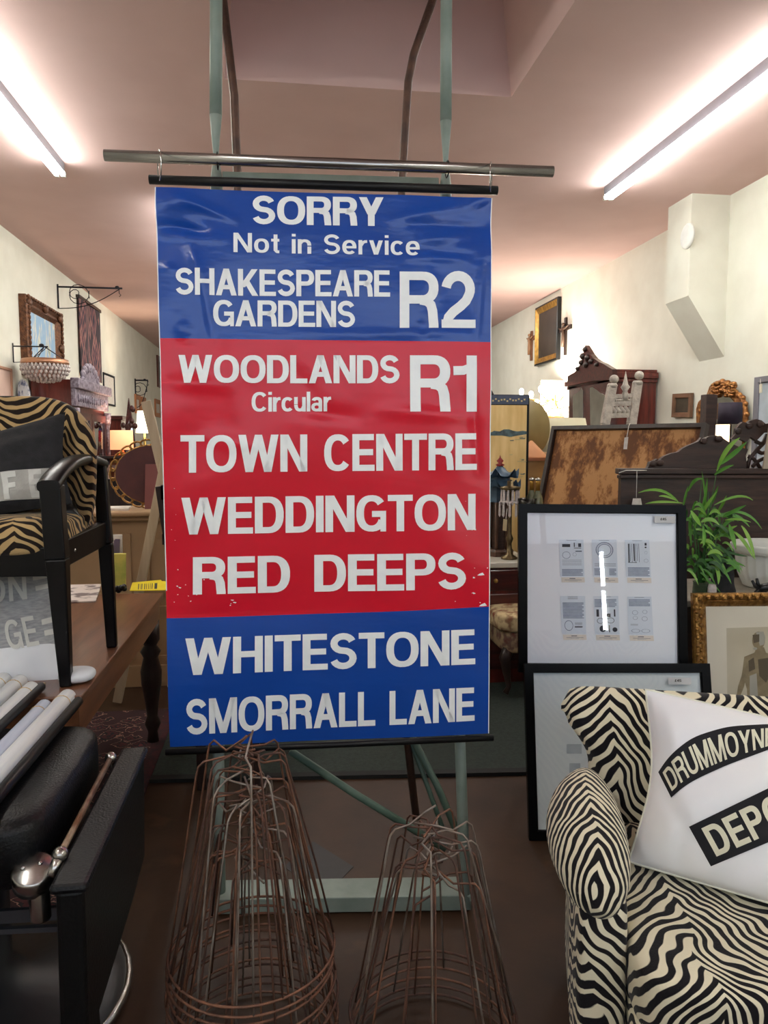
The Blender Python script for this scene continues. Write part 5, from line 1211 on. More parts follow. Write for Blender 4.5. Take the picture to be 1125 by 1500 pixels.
# ================================================================ carved headboard
hb = thing('carved_headboard', 'dark carved wooden headboard with an arched pierced top behind the plant', 'headboard', PY(1130, 700, 3.78)*1); 
oak = wood('dark_oak', (66, 46, 40), (44, 31, 28), 0, 6, rough=.45, bump=.15)
hn = V((-.1, -1, 0)).normalized(); hp0 = PY(908, 690, 3.82)
hbp = lambda x, y: PP(x, y, hp0, hn)
thk = -hn*.04
lowL, lowR = hbp(910, 690), hbp(1390, 690)
MB().prism([V((lowL.x, lowL.y, .02)), V((lowR.x, lowR.y, .02)), lowR, lowL], thk).build('panel', oak, hb)
MB().bar(hbp(903, 690)+hn*.01, hbp(1395, 690)+hn*.01, .07, .03, side=(0, 1, 0)).bar(hbp(905, 698)+hn*.008, hbp(1393, 698)+hn*.008, .055, .02, side=(0, 1, 0)).build('cap_rail', oak, hb, bevel=.005)
arch = [(946, 690), (950, 683), (952, 677), (958, 675), (963, 672), (966, 674), (974, 668), (984, 664), (994, 662), (1000, 657), (1010, 652), (1018, 649), (1024, 646), (1028, 641), (1033, 642), (1040, 639), (1050, 638), (1058, 641), (1064, 645), (1072, 650), (1084, 655), (1096, 658), (1092, 668), (1094, 678), (1093, 690)]
MB().prism([hbp(*q) for q in arch], thk*.8).build('arched_top', oak, hb)
MB().prism([hbp(2*1148-x, y) for x, y in arch], thk*.8).build('arched_top', oak, hb)
crest = [(1070, 643), (1076, 636), (1077, 628), (1082, 622), (1087, 618), (1093, 620), (1098, 616), (1106, 614), (1114, 616), (1120, 621), (1128, 620), (1148, 612), (1168, 620), (1190, 614), (1214, 622), (1226, 643), (1200, 637), (1180, 634), (1148, 632), (1118, 634), (1106, 646), (1098, 640), (1092, 648), (1084, 644)]
MB().prism([hbp(*q)+hn*.012 for q in crest], thk*.7).build('crest', oak, hb)
for mir in (0, 1):
    sc_m = MB()
    X_ = lambda x: x if not mir else 2*1148-x
    for P in ([(1096, 690), (1100, 672), (1110, 660), (1120, 650), (1126, 636)], [(1098, 668), (1106, 672), (1112, 680), (1118, 690)], [(1104, 684), (1112, 676), (1120, 672), (1128, 676)], [(1110, 660), (1118, 664), (1126, 662), (1132, 654)], [(1108, 646), (1116, 650), (1122, 648)]):
        sc_m.tube([hbp(X_(x), y)-hn*.015 for x, y in P], .011, 8)
    sc_m.build('pierced_scrollwork', oak, hb)
cs_ = MB()
for (x, y) in ((956, 679), (966, 678), (1030, 646), (1052, 643), (1080, 632), (1096, 624), (1112, 622)): cs_.ball(hbp(x, y)+hn*.012, .022, .012, .018, seg=10, rings=6)
cs_.build('carving', oak, hb)
tg = thing('price_tag', 'white price tag on a string hanging from the headboard rail above the frame of engravings', 'tag', hbp(928, 690)+hn*.05)
MB().tube([hbp(928, 688)+hn*.05, hbp(927, 728)+hn*.052], .0018, 5).tube([hbp(902, 692)+hn*.05, hbp(912, 688.5)+hn*.05, hbp(942, 688.5)+hn*.05], .003, 5).build('string', paper_m, tg)
MB().prism([hbp(x, y)+hn*.052 for x, y in ((922, 729), (933, 729), (935, 740), (920, 740))], hn*.004).build('card', paper_m, tg)
a, b = hbp(1114, 600)+hn*.10, hbp(1230, 592)+hn*.10; lo = hbp(1109, 686)+hn*.05; lo2 = hbp(1232, 688)+hn*.05
MB().prism([a, b, lo2, lo], hn*.012).build('pale_board', M('greige_board', (186, 172, 154), (178, 164, 146), scale=4, rough=.7), label='pale greige board leaning on the headboard at the right edge of the picture', cat='board')
# ================================================================ tree patterned panel
def bamboo():
    m, nt, p = base('bamboo_lacquer'); L = nt.links.new; tc = nd(nt, 'ShaderNodeTexCoord')
    mp = nd(nt, 'ShaderNodeMapping'); mp.inputs['Scale'].default_value = (1.6, 1.6, .8); L(tc.outputs['Object'], mp.inputs[0])
    n1 = nd(nt, 'ShaderNodeTexNoise', i_Scale=3.2, i_Detail=2.0); L(mp.outputs[0], n1.inputs['Vector'])
    n2 = nd(nt, 'ShaderNodeTexNoise', i_Scale=16, i_Detail=8.0, i_Roughness=.75); L(mp.outputs[0], n2.inputs['Vector'])
    ad = nd(nt, 'ShaderNodeMath', operation='MULTIPLY_ADD'); ad.inputs[1].default_value = 1.3; L(n1.outputs[0], ad.inputs[0]); L(n2.outputs[0], ad.inputs[2])
    r = nd(nt, 'ShaderNodeValToRGB'); E_ = r.color_ramp.elements
    E_[0].position, E_[0].color = .5, lin((192, 142, 92)); E_[1].position, E_[1].color = .6, lin((104, 64, 36))
    x = E_.new(.545); x.color = lin((156, 106, 62))
    sx_ = nd(nt, 'ShaderNodeSeparateXYZ'); L(tc.outputs['Object'], sx_.inputs[0])
    zm_ = nd(nt, 'ShaderNodeMath', operation='MULTIPLY_ADD'); zm_.inputs[1].default_value = -.22; zm_.inputs[2].default_value = 1.29; L(sx_.outputs['Z'], zm_.inputs[0])
    sc2 = nd(nt, 'ShaderNodeMath', operation='MULTIPLY'); sc2.inputs[1].default_value = .49; zz_ = nd(nt, 'ShaderNodeMath', operation='MULTIPLY'); L(ad.outputs[0], zz_.inputs[0]); L(zm_.outputs[0], zz_.inputs[1]); L(zz_.outputs[0], sc2.inputs[0]); L(sc2.outputs[0], r.inputs[0])
    L(r.outputs[0], p.inputs['Base Color']); p.inputs['Roughness'].default_value = .5; p.inputs['Specular IOR Level'].default_value = .2
    return m
TL4, TR4 = PY(808, 624, 5.2), PY(1034, 621, 4.25)
TR4.z = TL4.z; pu = (TR4-TL4).normalized(); pnv = V((pu.y, -pu.x, 0)); pnv = pnv if pnv.y < 0 else -pnv
BL4 = TL4+pnv*(TL4.z*.27)-V((0, 0, TL4.z-.03))
bpn = framed('tree_panel', 'large brown panel patterned with dark trees, leaning behind the frame of engravings', 'panel', TL4, TR4, BL4, .03, .05, darkwood_m, bamboo(), prof=[(0, -.05), (0, 0), (.026, 0), (.03, -.012), (.03, -.05)])
tg = thing('price_tag', 'white price tag hanging over the top of the brown tree panel', 'tag', PY(920, 640, 4.4))
MB().tube([PY(923, 620, 4.5), PY(921, 624, 4.44), PY(918, 641, 4.40)], .002, 5).build('string', paper_m, tg)
MB().prism([PY(x, y, 4.39) for x, y in ((915, 641), (920.5, 640), (918.5, 658), (913.5, 658))], (0, .003, 0)).build('card', paper_m, tg)
# white carved chair back behind the panel
wcm = M('white_carved_wood', (196, 188, 176), (166, 156, 146), scale=25, rough=.6, bump=.5, bscale=60)
YC = 5.4; wc = thing('white_carved_chair', 'whitewashed carved chair with ball finials rising behind the brown tree panel', 'chair', PY(912, 640, YC).xyz*1)
q = lambda x, y, dy=0: PY(x, y, YC+dy)
def flr(x0, y0, x1, y1):
    a, b = q(x0, y0), q(x1, y1); d = b-a; return a+d*((a.z-.0)/-d.z)
for (bx, by, tx, ty, lx, ly) in ((899.5, 555.5, 897, 564, 886, 621), (936.4, 550, 934, 560, 925, 620)):
    e = V((q(lx, ly).x-.02, YC-.05, 0))
    MB().bar(q(tx, ty), q(lx, ly), .06, .05, (1, 0, 0)).bar(q(lx, ly), e, .06, .05, (1, 0, 0)).ball(q(bx, by), .034).lathe([(.03, -.02), (.04, -.005), (.03, .012)], q(tx, ty), 12).build('post', wcm, wc)
MB().bar(q(895, 581), q(930, 579), .02, .03, (0, 1, 0)).bar(q(891, 592), q(929, 591), .025, .035, (0, 1, 0)).bar(q(889, 609), q(926, 608), .025, .035, (0, 1, 0)).build('rail', wcm, wc)
cvm = MB()
for k in range(16): cvm.ball(q(892+k*2.2, 600.5+2.5*math.sin(k*2.1)), .02, .012, .02, seg=8, rings=5)
for k in range(12): cvm.ball(q(893+k*3, 586), .013, .013, .013, seg=8, rings=5)
cvm.build('carved_panel', wcm, wc)
MB().lathe([(.02, -.1), (.028, -.06), (.016, -.03), (.034, 0), (.02, .02), (.014, .05), (.008, .08), (.0001, .12)], q(916, 567), 12).build('finial', wcm, wc)
MB().box(q(890, 600).x-.02, q(930, 600).x+.04, YC-.5, YC, .42, .48).build('seat', wcm, wc)
for x in (q(890, 600).x+.02, q(930, 600).x): MB().bar((x, YC-.46, 0), (x, YC-.46, .42), .05, .05).build('leg', wcm, wc)
# ================================================================ wardrobe with crest on the right wall
WXF = PX(895, 560, 3.3).x; w0, w1 = PX(896, 560, 3.3).y, PX(834, 560, 3.3).y
WXF = 3.3; zt_ = PX(896, 541, WXF).z
wd = thing('mirror_wardrobe', 'dark red wardrobe with a carved pointed crest and mirrored doors against the right wall', 'wardrobe', ((WXF+XR)/2, (w0+w1)/2, 0))
MB().box(WXF+.03, XR-.025, w0, w1, 0, zt_-.09).build('carcass', mahog_m, wd)
MB().box(WXF-.04, XR-.025, w0-.05, w1+.05, zt_-.09, zt_-.03).box(WXF-.02, XR-.025, w0-.03, w1+.03, zt_-.13, zt_-.09).box(WXF+.0, XR-.025, w0-.02, w1+.02, zt_-.03, zt_).build('cornice', mahog_m, wd, bevel=.008)
wx = lambda x, y, dx=0: PX(x, y, WXF+dx)
cr = [(831, 551), (836, 548), (842, 545), (847, 538), (851, 531), (853, 524), (855, 514), (857, 506), (861, 512), (865, 519), (870, 525), (877, 530), (884, 533), (890, 537), (897, 541), (897, 556), (831, 560)]
MB().prism([wx(*p_, -.045) for p_ in cr], (.05, 0, 0)).build('crest', mahogx_m, wd)
cm_ = MB()
for (x, y, s) in ((857, 512, .05), (853, 522, .06), (860, 524, .06), (851, 531, .05), (866, 529, .05), (858, 534, .06), (846, 540, .04), (874, 534, .04)): cm_.ball(wx(x, y, -.05), .025, s*1.0, s*.6, seg=10, rings=6)
cm_.build('carving', darkwood_m, wd)
MB().prism([wx(*p_, -.02) for p_ in ((833, 552), (845, 548), (857, 538), (870, 542), (895, 552), (895, 640), (833, 634))], (.05, 0, 0)).build('front_frame', mahogx_m, wd)
for P in ([(839, 641), (839, 580), (843, 577), (848, 574), (852, 568), (854, 572), (854, 641)], [(865, 641), (864, 568), (868, 567), (874, 571), (880, 576), (887, 579), (889, 645)]):
    dr = MB().prism([wx(x, y, -.022) for x, y in [(P[0][0]-2, P[0][1])]+[(x+(-2 if i < 2 else 0 if i < 5 else 2), y-3) for i, (x, y) in enumerate(P[1:-1])]+[(P[-1][0]+2, P[-1][1])]], (.01, 0, 0)).build('door', mahogx_m, wd)
    MB().prism([wx(x, y, -.026) for x, y in P], (.003, 0, 0)).build('mirror', mirror_m, dr)
MB().prism([V((WXF-.0, w0, 0)), V((WXF-.0, w1, 0)), V((WXF-.0, w1, 1.56)), V((WXF-.0, w0, 1.56))], (.03, 0, 0)).build('lower_front', mahogx_m, wd)
# ---------------------------------------------------------------- pictures and crosses on the right wall
gold_p = M('gold_frame', (196, 152, 70), (150, 108, 48), scale=20, rough=.35, metal=.6)
darkart = M('dark_old_painting', (70, 62, 56), (50, 44, 40), scale=4, rough=.3, c3=(150, 146, 136))
a, b = PX(783.5, 452, XR-.06), PX(817, 434, XR-.06); zb_ = PX(784, 536, XR-.06).z; zt2 = (a.z+b.z)/2
framed('old_painting', 'tall dark old painting in a gilt and black frame high on the right wall', 'painting', V((a.x, a.y, zt2)), V((a.x, b.y, zt2)), V((a.x, a.y, (zb_+PX(817, 526, XR-.06).z)/2)), .10, .055, [gold_p, black_m], darkart,
       prof=[(0, -.055), (0, -.005), (.025, 0), (.04, -.01), (.07, -.02), (.10, -.03), (.10, -.055)], dark_rows=2)
def crucifix(px, yt, yb, hw, ya, label, cm, fig_m):
    c0 = PX(px, yt, XR-.03); zb2 = PX(px, yb, XR-.03).z; za = PX(px, ya, XR-.03).z; hwm = hw
    t = thing('crucifix', label, 'crucifix', V((XR-.02, c0.y, zb2)), 'crucifixes on the right wall')
    MB().box(XR-.03, XR-.002, c0.y-.03, c0.y+.03, zb2, c0.z).box(XR-.031, XR-.003, c0.y-hwm, c0.y+hwm, za-.03, za+.03).build('cross', cm, t, bevel=.004)
    f = MB(); x = XR-.05
    f.tube([(x, c0.y, za+.02), (x, c0.y, za-.12), (x, c0.y+.01, za-.24), (x, c0.y, zb2+.12)], [.022, .026, .022, .012], 8).ball((x, c0.y, za+.05), .025)
    for s in (-1, 1): f.tube([(x, c0.y, za-.01), (x, c0.y+s*hwm*.5, za+.0), (x, c0.y+s*hwm*.85, za+.02)], [.014, .012, .008], 6)
    f.build('figure', fig_m, t)
crucifix(827.5, 465, 520, .2, 481, 'larger dark wooden crucifix on the right wall nearer than the old painting', darkwood_m, M('bronze_figure', (96, 76, 64), rough=.5, metal=.4))
crucifix(777.5, 485, 528, .15, 496, 'smaller brown wooden crucifix on the wall beyond the old painting', M('brown_cross', (132, 88, 62), rough=.5), M('pale_figure', (170, 130, 98), rough=.5))
a, b = PX(985, 577, XR-.04), PX(1012, 573, XR-.04); zb_ = PX(988, 611, XR-.04).z
framed('small_wood_picture', 'small dark picture in a plain wood frame hung askew beside the wardrobe', 'picture', a, V((a.x, b.y, a.z-.012)), V((a.x, a.y-.02, zb_)), .045, .03, M('mid_wood', (132, 98, 74), (110, 80, 60), rough=.5), M('dark_print', (74, 66, 52), (52, 46, 40), scale=10, rough=.5, c3=(120, 110, 84)))
# ornate gilt wall mirror
gx = lambda x, y, d=.03: PX(x, y, XR-d)
oz = [(1027, 690), (1025, 640), (1024, 600), (1027, 589), (1033, 583), (1038, 582), (1041, 574), (1044, 566), (1050, 560), (1058, 557), (1066, 559), (1073, 565), (1078, 573), (1084, 577), (1089, 581), (1093, 590), (1095, 605), (1093, 640), (1090, 690)]
iz = [(1031, 690), (1030, 640), (1030, 600), (1034, 592), (1044, 588), (1050, 582), (1060, 578), (1070, 582), (1076, 589), (1086, 591), (1088, 602), (1087, 640), (1085, 690)]
gm = thing('ornate_gilt_mirror', 'ornate gilt mirror with a leafy crest on the right wall behind the headboard', 'mirror', gx(1060, 690))
copper_g = M('copper_gilt', (196, 140, 82), (128, 80, 44), scale=30, rough=.35, metal=.7, bump=.5, bscale=60)
MB().prism([gx(*p_, .012) for p_ in oz], (-.03, 0, 0)).build('frame', copper_g, gm)
MB().prism([gx(*p_, .045) for p_ in iz], (-.004, 0, 0)).build('mirror', mirror_m, gm)
o_ = MB()
o_.tube([gx(x+(1060-x)*.06, y+2, .04) for x, y in oz[1:-1]], .02, 8)
for (x, y) in oz[1:-1]: o_.ball(gx(x+(1060-x)*.06, y+2, .04), .022, .04, .026, seg=8, rings=5)
o_.build('leaf_border', copper_g, gm); o_ = MB()
for k in range(60): o_.ball(gx(1060+random.uniform(-16, 16), 570+random.uniform(-9, 10), .06), .025, random.uniform(.014, .03), random.uniform(.01, .02), seg=8, rings=5)
o_.build('leaf_crest', copper_g, gm)
a, b = PX(1105, 553, XR-.03), PX(1260, 520, XR-.03)
gb = framed('grey_framed_board', 'pale blue grey board in a thin grey frame on the wall above the headboard', 'picture', a, V((a.x, b.y, a.z)), V((a.x, a.y, PX(1105, 690, XR-.03).z)), .05, .03, M('grey_frame', (128, 126, 134), rough=.5), M('blue_grey_board', (190, 200, 210), rough=.6))[0]
tg = thing('price_tag', 'tiny pale tag on a string inside the grey framed board on the wall', 'tag', PX(1114, 575, XR-.05))
MB().tube([PX(1114, 554, XR-.025), PX(1114, 563, XR-.05)], .003, 5).build('string', paper_m, tg)
MB().prism([PX(x, y, XR-.05) for x, y in ((1112, 563), (1116, 562), (1116, 575), (1112, 576))], (.004, 0, 0)).build('card', M('cream_tag', (226, 220, 196), rough=.8), tg)
# lamps in front of it
YD = 5.25
dp = PY(1068, 640, YD)
drum('table_lamp', 'table lamp with a dark purple drum shade in front of the ornate gilt mirror', (dp.x, YD, .75), 18*YD/1100, 17*YD/1100, PY(1068, 621, YD).z, PY(1068, 590, YD).z, M('purple_shade', (44, 34, 52), (36, 28, 44), scale=20, rough=.7), darkwood_m, 8)
YE = 4.7; ep = PY(1058, 642, YE)
drum('table_lamp', 'small lit lamp with a white cylinder shade just above the headboard', (ep.x, YE, .75), 10*YE/1100, 10*YE/1100, PY(1058, 650, YE).z, PY(1058, 622, YE).z, M('warm_lit_shade', (255, 232, 196), rough=.8, emit=3, ecol=(255, 226, 180)), darkwood_m, 6)
dd = thing('lamp_table', 'dark table behind the headboard carrying the two lamps', 'table', (dp.x, 5.0, 0))
MB().box(dp.x-.5, dp.x+.45, 4.5, 5.55, .71, .75).build('tabletop', darkwood_m, dd)
for x in (dp.x-.45, dp.x+.4):
    for y in (4.56, 5.49): MB().bar((x, y, 0), (x, y, .71), .05, .05).build('leg', darkwood_m, dd)
bq = PY(1039, 600, 5.7); zt_ = PY(1039, 578, 5.7).z
MB().box(bq.x-.05, bq.x+.045, 5.66, 5.75, 0, zt_).build('wooden_post', oak, label='dark brown square wooden post in front of the ornate gilt mirror', cat='post', bevel=.005)
# ================================================================ between the sign and the panel
marble_m = M('white_marble', (222, 218, 206), (196, 188, 172), scale=5, rough=.2, detail=8)
mc_ = thing('marble_top_cabinet', 'dark wooden cabinet with a white marble top to the right of the sign', 'cabinet', (1.04, 4.65, 0))
zm = .775; yf = 4.42
MB().box(.55, 1.53, yf+.03, 4.86, .012, zm-.035).build('carcass', mahog_m, mc_)
MB().box(.52, 1.56, yf, 4.88, zm-.035, zm).build('marble_top', marble_m, mc_, bevel=.006)
for xa in (.575, 1.045):
    dr = MB().box(xa, xa+.46, yf+.015, yf+.03, .1, zm-.2).build('door', mahogx_m, mc_, bevel=.004); MB().ball((xa+.44, yf+.005, .42), .014).build('knob', brass_m, dr)
    dr = MB().box(xa, xa+.46, yf+.015, yf+.03, zm-.18, zm-.05).build('drawer', mahogx_m, mc_, bevel=.004); MB().ball((xa+.25, yf+.005, zm-.115), .014).build('knob', brass_m, dr)
# pagoda lantern
pgc = PY(731, 790, 4.72); pgc.z = zm; blu = M('blue_lacquer', (70, 96, 118), (54, 74, 94), scale=20, rough=.4); pgw = M('pagoda_wood', (96, 66, 50), (70, 48, 38), scale=12, rough=.5)
pg = thing('pagoda_lantern', 'blue pagoda shaped lantern with upturned eaves on the marble top cabinet', 'lantern', pgc)
zz = lambda y: PY(731, y, 4.72).z-zm
k_ = 4.72/1100
def roof(ztip, zeave, rt, re, nm):
    mb = MB(); ns = 6
    def fn(u, v):
        a = 2*math.pi*u; cor = abs(math.cos(3*a))**6; r = rt+(re-rt)*v*(1+.12*cor*v); z = ztip+(zeave-ztip)*(1-(1-v)**2.2)+.05*v**3*cor*1.0
        return V((pgc.x+r*math.cos(a), pgc.y+r*math.sin(a), zm+z))
    mb.grid(48, 8, fn, closed_u=True).grid(48, 8, lambda u, v: fn(u, v)-V((0, 0, .014)), closed_u=True); mb.build(nm, blu, pg)
roof(zz(682), zz(697), 4*k_, 27*k_, 'upper_roof'); roof(zz(703), zz(712), 18*k_, 31*k_, 'lower_roof')
MB().lathe([(.02, 0), (.03, .01), (.012, .02), (.024, .035), (.006, .055), (.0001, .075)], V((pgc.x, pgc.y, zm+zz(683))), 12).build('finial', M('red_lacquer', (150, 40, 36), rough=.35), pg)
MB().lathe([(18*k_, zz(735)), (19*k_, zz(712)), (16*k_, zz(709)), (16*k_, zz(699)), (18*k_, zz(696))], V((pgc.x, pgc.y, zm)), 6, sm=False).build('body', blu, pg)
for k in range(6):
    a = k*math.pi/3; MB().tube([(pgc.x+16*k_*math.cos(a), pgc.y+16*k_*math.sin(a), zm+.04), (pgc.x+17*k_*math.cos(a), pgc.y+17*k_*math.sin(a), zm+zz(735))], .012, 8).build('column', pgw, pg)
MB().lathe([(23*k_, .0), (23*k_, .03), (20*k_, .045)], pgc, 6, sm=False).build('base', pgw, pg)
MB().lathe([(11*k_, .045), (11*k_, zz(735))], pgc, 6, sm=False).build('lattice', M('lattice_slats', (84, 60, 48), (52, 38, 32), scale=60, stretch=(1, 1, 8), rough=.6), pg)
# crystal lustre
lc = PY(746, 812, 4.55); lc.z = zm; bronze_m = M('old_bronze', (120, 104, 76), (84, 70, 50), scale=20, rough=.35, metal=.8)
ls = thing('crystal_lustre', 'brass candle lustre hung with clear crystal prisms on the marble top', 'candelabra', lc); kl = 4.5/1100
zl_ = lambda y: PY(746, y, 4.5).z-zm
MB().lathe([(.05, 0), (.052, .012), (.02, .03), (.014, .1), (.024, .13), (.012, .16), (.012, zl_(722)), (.06, zl_(718)), (.066, zl_(714)), (.02, zl_(712)), (.02, zl_(705)), (.0001, zl_(705))], lc, 20).build('stem', bronze_m, ls)
for (y, r, n, ln) in ((716, 13, 12, 24), (735, 16, 10, 22)):
    MB().lathe([(r*kl*.2, zl_(y)+.006), (r*kl, zl_(y)), (r*kl, zl_(y)-.006), (r*kl*.2, zl_(y))], lc, 20).build('drip_pan', crystal_m, ls)
    for k in range(n):
        a = 2*math.pi*k/n; b = lc+V((r*kl*math.cos(a), r*kl*math.sin(a), zl_(y)-.01))
        MB().ball(b, .008, seg=6, rings=4).lathe([(.0001, 0), (.007, -.01), (.009, -ln*kl*.85), (.0001, -ln*kl)], b, 6, sm=False).build('prism', crystal_m, ls)
tg = thing('price_tag', 'buff price tag tied to the crystal lustre on the marble top', 'tag', PY(740, 778, 4.43))
MB().tube([PY(743, 745, 4.46), PY(741, 760, 4.43)], .002, 5).build('string', paper_m, tg)
MB().prism([PY(x, y, 4.43) for x, y in ((737.5, 760), (743, 761), (742, 778), (736.5, 777))], (0, .003, 0)).build('card', M('buff_tag', (206, 186, 146), rough=.8), tg)
for i, (px, lb) in enumerate(((778.5, 'gold necked bottle to the left behind the frame of engravings'), (787.5, 'gold necked bottle to the right, against the edge of the brown tree panel'))):
    c_ = PY(px, 735, 4.55-.04*i); c_.z = zm; z_ = lambda y: PY(px, y, 4.55).z-zm
    t = thing('bottle', lb, 'bottle', c_, 'gold necked bottles')
    MB().lathe([(.036, 0), (.036, z_(738)), (.03, z_(728)), (.014, z_(718)), (.013, z_(713))], c_, 16).build('body', M('green_bottle', (120, 116, 84), (88, 90, 70), scale=20, rough=.2), t)
    MB().lathe([(.0145, z_(718)), (.0135, z_(706)), (.0135, z_(704)), (.0001, z_(704))], c_, 14).build('foil_neck', gold_p, t)
    MB().lathe([(.0001, z_(704)), (.016, z_(704)), (.018, z_(701)), (.0001, z_(699))], c_, 14).build('cap', M('silver_cap', (200, 196, 186), rough=.3, metal=.8), t)
c_ = PY(772, 760, 4.5); c_.z = zm; zt_ = PY(772, 730, 4.5).z-zm
MB().lathe([(.04, 0), (.012, .03), (.01, zt_*.7), (.05, zt_*.85), (.058, zt_), (.05, zt_), (.01, zt_*.75)], c_, 20).build('dark_goblet', M('dark_silver', (52, 50, 46), rough=.25, metal=.7), label='dark metal goblet behind the top left corner of the frame of engravings', cat='goblet')
# gilt painted screen
YSc = 5.3; scn = thing('folding_screen', 'gilt painted screen with a blue flowered top band beside the sign', 'screen', PY(730, 600, YSc).xy.to_3d())
goldp = M('gold_leaf', (240, 206, 142), (220, 180, 112), scale=3, rough=.35, metal=.2, stretch=(5, 1, 1)); scb = M('slate_blue', (74, 84, 108), (60, 70, 92), scale=10, rough=.4); hillm = M('painted_hill', (86, 110, 116), (64, 78, 78), scale=30, rough=.5); fl = M('gold_flower', (206, 186, 132), rough=.5)
sx0, sx1 = PY(690, 600, YSc).x, PY(775.5, 600, YSc).x; sz = lambda y: PY(740, y, YSc).z; X5 = lambda x: PY(x, 640, YSc).x
MB().box(sx0, sx1, YSc+.004, YSc+.035, 0, sz(578)).build('frame', blackwood_m, scn)
m = MB().box(sx0, X5(771), YSc-.003, YSc+.004, .1, sz(593.5), 0).box(sx0, X5(773), YSc-.004, YSc+.004, sz(592), sz(579), 1)
for P in ([(718, 634), (724, 631), (732, 632), (738, 629), (746, 629), (752, 631), (758, 632), (766, 631), (772, 632), (772, 636), (758, 638), (748, 640), (735, 638), (718, 638)],):
    m.add([PY(x, y, YSc-.005) for x, y in P], [tuple(range(len(P)))], 2)
for k in range(26):
    x, y = random.choice([(random.uniform(745, 768), random.uniform(664, 676)), (random.uniform(750, 768), random.uniform(690, 700)), (random.uniform(740, 770), random.uniform(638, 645))]); w_ = random.uniform(1.5, 5)
    m.add([PY(x-w_, y, YSc-.005), PY(x+w_, y-.4, YSc-.005), PY(x+w_*.7, y+.9, YSc-.005), PY(x-w_*.8, y+1, YSc-.005)], [(0, 1, 2, 3)], random.choice([2, 3, 3]))
for k in range(13):
    cx_, cy2 = 718+4.2*k, 586+1.5*math.sin(k*2.4)
    m.add([PY(cx_+1.9*(1 if i % 2 else .55)*math.cos(i*.785), cy2+1.9*(1 if i % 2 else .55)*math.sin(i*.785), YSc-.0055) for i in range(8)], [tuple(range(8))], 3)
m.build('painted_panel', [goldp, scb, hillm, fl], scn)
# round olive table top on edge, cone shade, cream shade, dark arched chair
yo = 5.75; oc2 = PY(775, 628, yo)
t = thing('round_tilt_table', 'round olive brown table top tilted upright beside the painted screen', 'table', (oc2.x, yo+.1, 0))
MB().lathe([(.0001, -.012), (.96, -.012), (1, 0), (.96, .012), (.0001, .012)], (0, 0, 0), 40, axis=(0, -1, 0)).xf(Matrix.Translation(oc2) @ Matrix.Diagonal((33*yo/1100, 1, 43*yo/1100, 1))).build('tabletop', M('olive_lacquer', (142, 124, 78), (124, 106, 64), scale=5, rough=.4), t)
MB().lathe([(.2, 0), (.18, .03), (.05, .06), (.03, .2), (.03, oc2.z-.1), (.0001, oc2.z-.1)], (oc2.x, yo+.08, 0), 18).build('pedestal', darkwood_m, t)
ck = PY(777, 668, 5.45)
t2 = thing('tan_chest', 'tan chest standing between the painted screen and the brown tree panel', 'chest', (ck.x, 5.6, 0)); zc2 = PY(790, 671, 5.4).z
MB().box(sx1+.01, sx1+.42, 5.4, 5.7, 0, zc2-.02).build('carcass', M('tan_wood', (186, 142, 88), (170, 126, 76), scale=4, rough=.5, stretch=(1, 1, 6)), t2)
MB().box(sx1+.0, sx1+.44, 5.38, 5.7, zc2-.02, zc2).build('lid', M('red_tan_wood', (176, 110, 72), rough=.45), t2)
MB().lathe([(.13, .0), (.125, .01), (.008, .13), (.0001, .13)], V((PY(776, 668, 5.55).x, 5.52, zc2)), 28).build('cone_shade', M('salmon_shade', (222, 160, 116), (208, 144, 100), scale=5, rough=.7), label='salmon cone lampshade resting on the tan chest beside the painted screen', cat='lampshade')
yl = 6.1; lc2 = PY(828, 640, yl)
drum('floor_lamp', 'floor lamp with a wide cream shade behind the brown tree panel', (lc2.x, yl, 0), 40*yl/1100, 29*yl/1100, PY(828, 662, yl).z, PY(828, 613, yl).z, M('cream_shade', (226, 220, 190), (216, 208, 176), scale=6, rough=.8), brass_m)
ya = 6.3; a_ = PY(716, 560, ya)
pts = [V((a_.x+dx, ya, z)) for dx, z in [(.09, PY(716, 592, ya).z-.9)]]
arc = MB(); AP = [(a_.x-.25+.34*math.cos(k*math.pi/16)*1.0, PY(716, 605, ya).z+.33*math.sin(k*math.pi/16)) for k in range(17)]
arc.prism([V((AP[0][0], ya, .01))]+[V((x, ya, z)) for x, z in AP]+[V((AP[-1][0], ya, .01))], (0, .06, 0))
arc.build('arched_headboard', darkwood_m, label='dark arched wooden headboard just showing between the sign and the painted screen', cat='headboard')
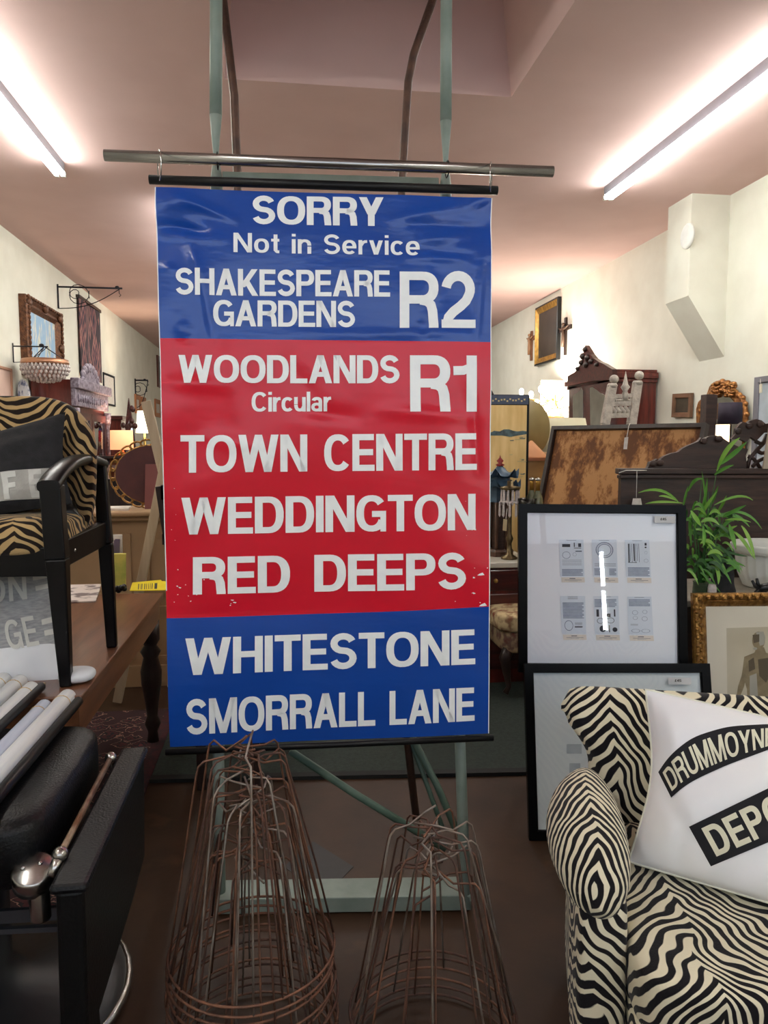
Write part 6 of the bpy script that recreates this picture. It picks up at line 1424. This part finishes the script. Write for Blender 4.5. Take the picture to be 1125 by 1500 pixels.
# dresser with mirror and lit candelabra
yd = 9.7; dm = PY(818, 600, yd)
dz = thing('mirror_dresser', 'pale dresser with an upright mirror between the sign and the wardrobe', 'dresser', (dm.x, yd, 0))
zt_ = PY(818, 612, yd).z
MB().box(dm.x-.45, dm.x+.35, yd-.2, yd+.25, 0, zt_).build('carcass', beige_m, dz)
mz = PY(818, 556, yd).z; MB().box(PY(797, 600, yd).x, PY(838, 600, yd).x, yd+.14, yd+.17, zt_, mz).build('frame', M('pink_wood', (206, 180, 166), rough=.5), dz)
MB().box(PY(799, 600, yd).x, PY(836, 600, yd).x, yd+.13, yd+.139, zt_+.02, mz-.03).build('mirror', mirror_m, dz)
bulb_m = M('lit_bulb', (255, 248, 235), emit=60, ecol=(255, 242, 222))
yc2 = 9.62; cb_ = PY(812, 612, yc2); cb_.z = zt_
ca = thing('lit_candelabra', 'brightly lit candelabra with bare bulbs on the dresser beside the wardrobe', 'candelabra', cb_)
MB().lathe([(.1, 0), (.09, .02), (.02, .04), (.015, .3), (.0001, .3)], cb_, 16).build('stem', brass_m, ca)
for (x, y) in ((764, 574), (778, 578), (792, 570), (786, 590), (808, 586), (822, 592), (834, 590), (828, 572), (800, 598)):
    b = PY(x, y, yc2+random.uniform(-.1, .05))
    MB().tube([cb_+V((0, 0, .25)), (cb_+V((0, 0, .2))+b)/2-V((0, 0, .06)), b-V((0, 0, .05))], .009, 6).build('arm', brass_m, ca)
    MB().ball(b, .03, .03, .045, seg=12, rings=8).build('bulb', bulb_m, ca)
point_light('candelabra_glow', PY(800, 580, yc2)+V((0, -.05, .05)), BULB_W, (1, .9, .76), .12)
# floral chair behind the black frames
yq = 4.15; fc = PY(760, 960, yq); zf = PY(745, 902, yq).z
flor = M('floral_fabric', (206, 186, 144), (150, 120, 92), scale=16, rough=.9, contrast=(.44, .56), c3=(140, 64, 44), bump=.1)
fx0 = PY(729, 930, yq).x
fs_ = thing('floral_stool', 'floral upholstered stool with dark curved legs beside the black frames', 'stool', (fx0+.3, yq+.2, .012))
MB().rbox((fx0+.31, yq+.22, zf-.05), .305, .25, .06, .35).build('cushion', flor, fs_)
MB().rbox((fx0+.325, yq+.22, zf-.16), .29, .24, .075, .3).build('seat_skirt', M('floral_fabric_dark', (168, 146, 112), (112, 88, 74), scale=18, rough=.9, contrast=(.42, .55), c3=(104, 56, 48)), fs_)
for sx in (0, 1):
    for sy in (0, 1):
        x, y = fx0+.08+.5*sx, yq+.04+.36*sy; s = -1 if sx == 0 else 1
        MB().tube([(x, y, zf-.2), (x+s*.025, y-.01, zf-.26), (x+s*.01, y, zf-.36), (x-s*.005, y, .07), (x+s*.02, y-.01, .032)], [.035, .036, .022, .015, .02], 10).build('leg', darkwood_m, fs_)
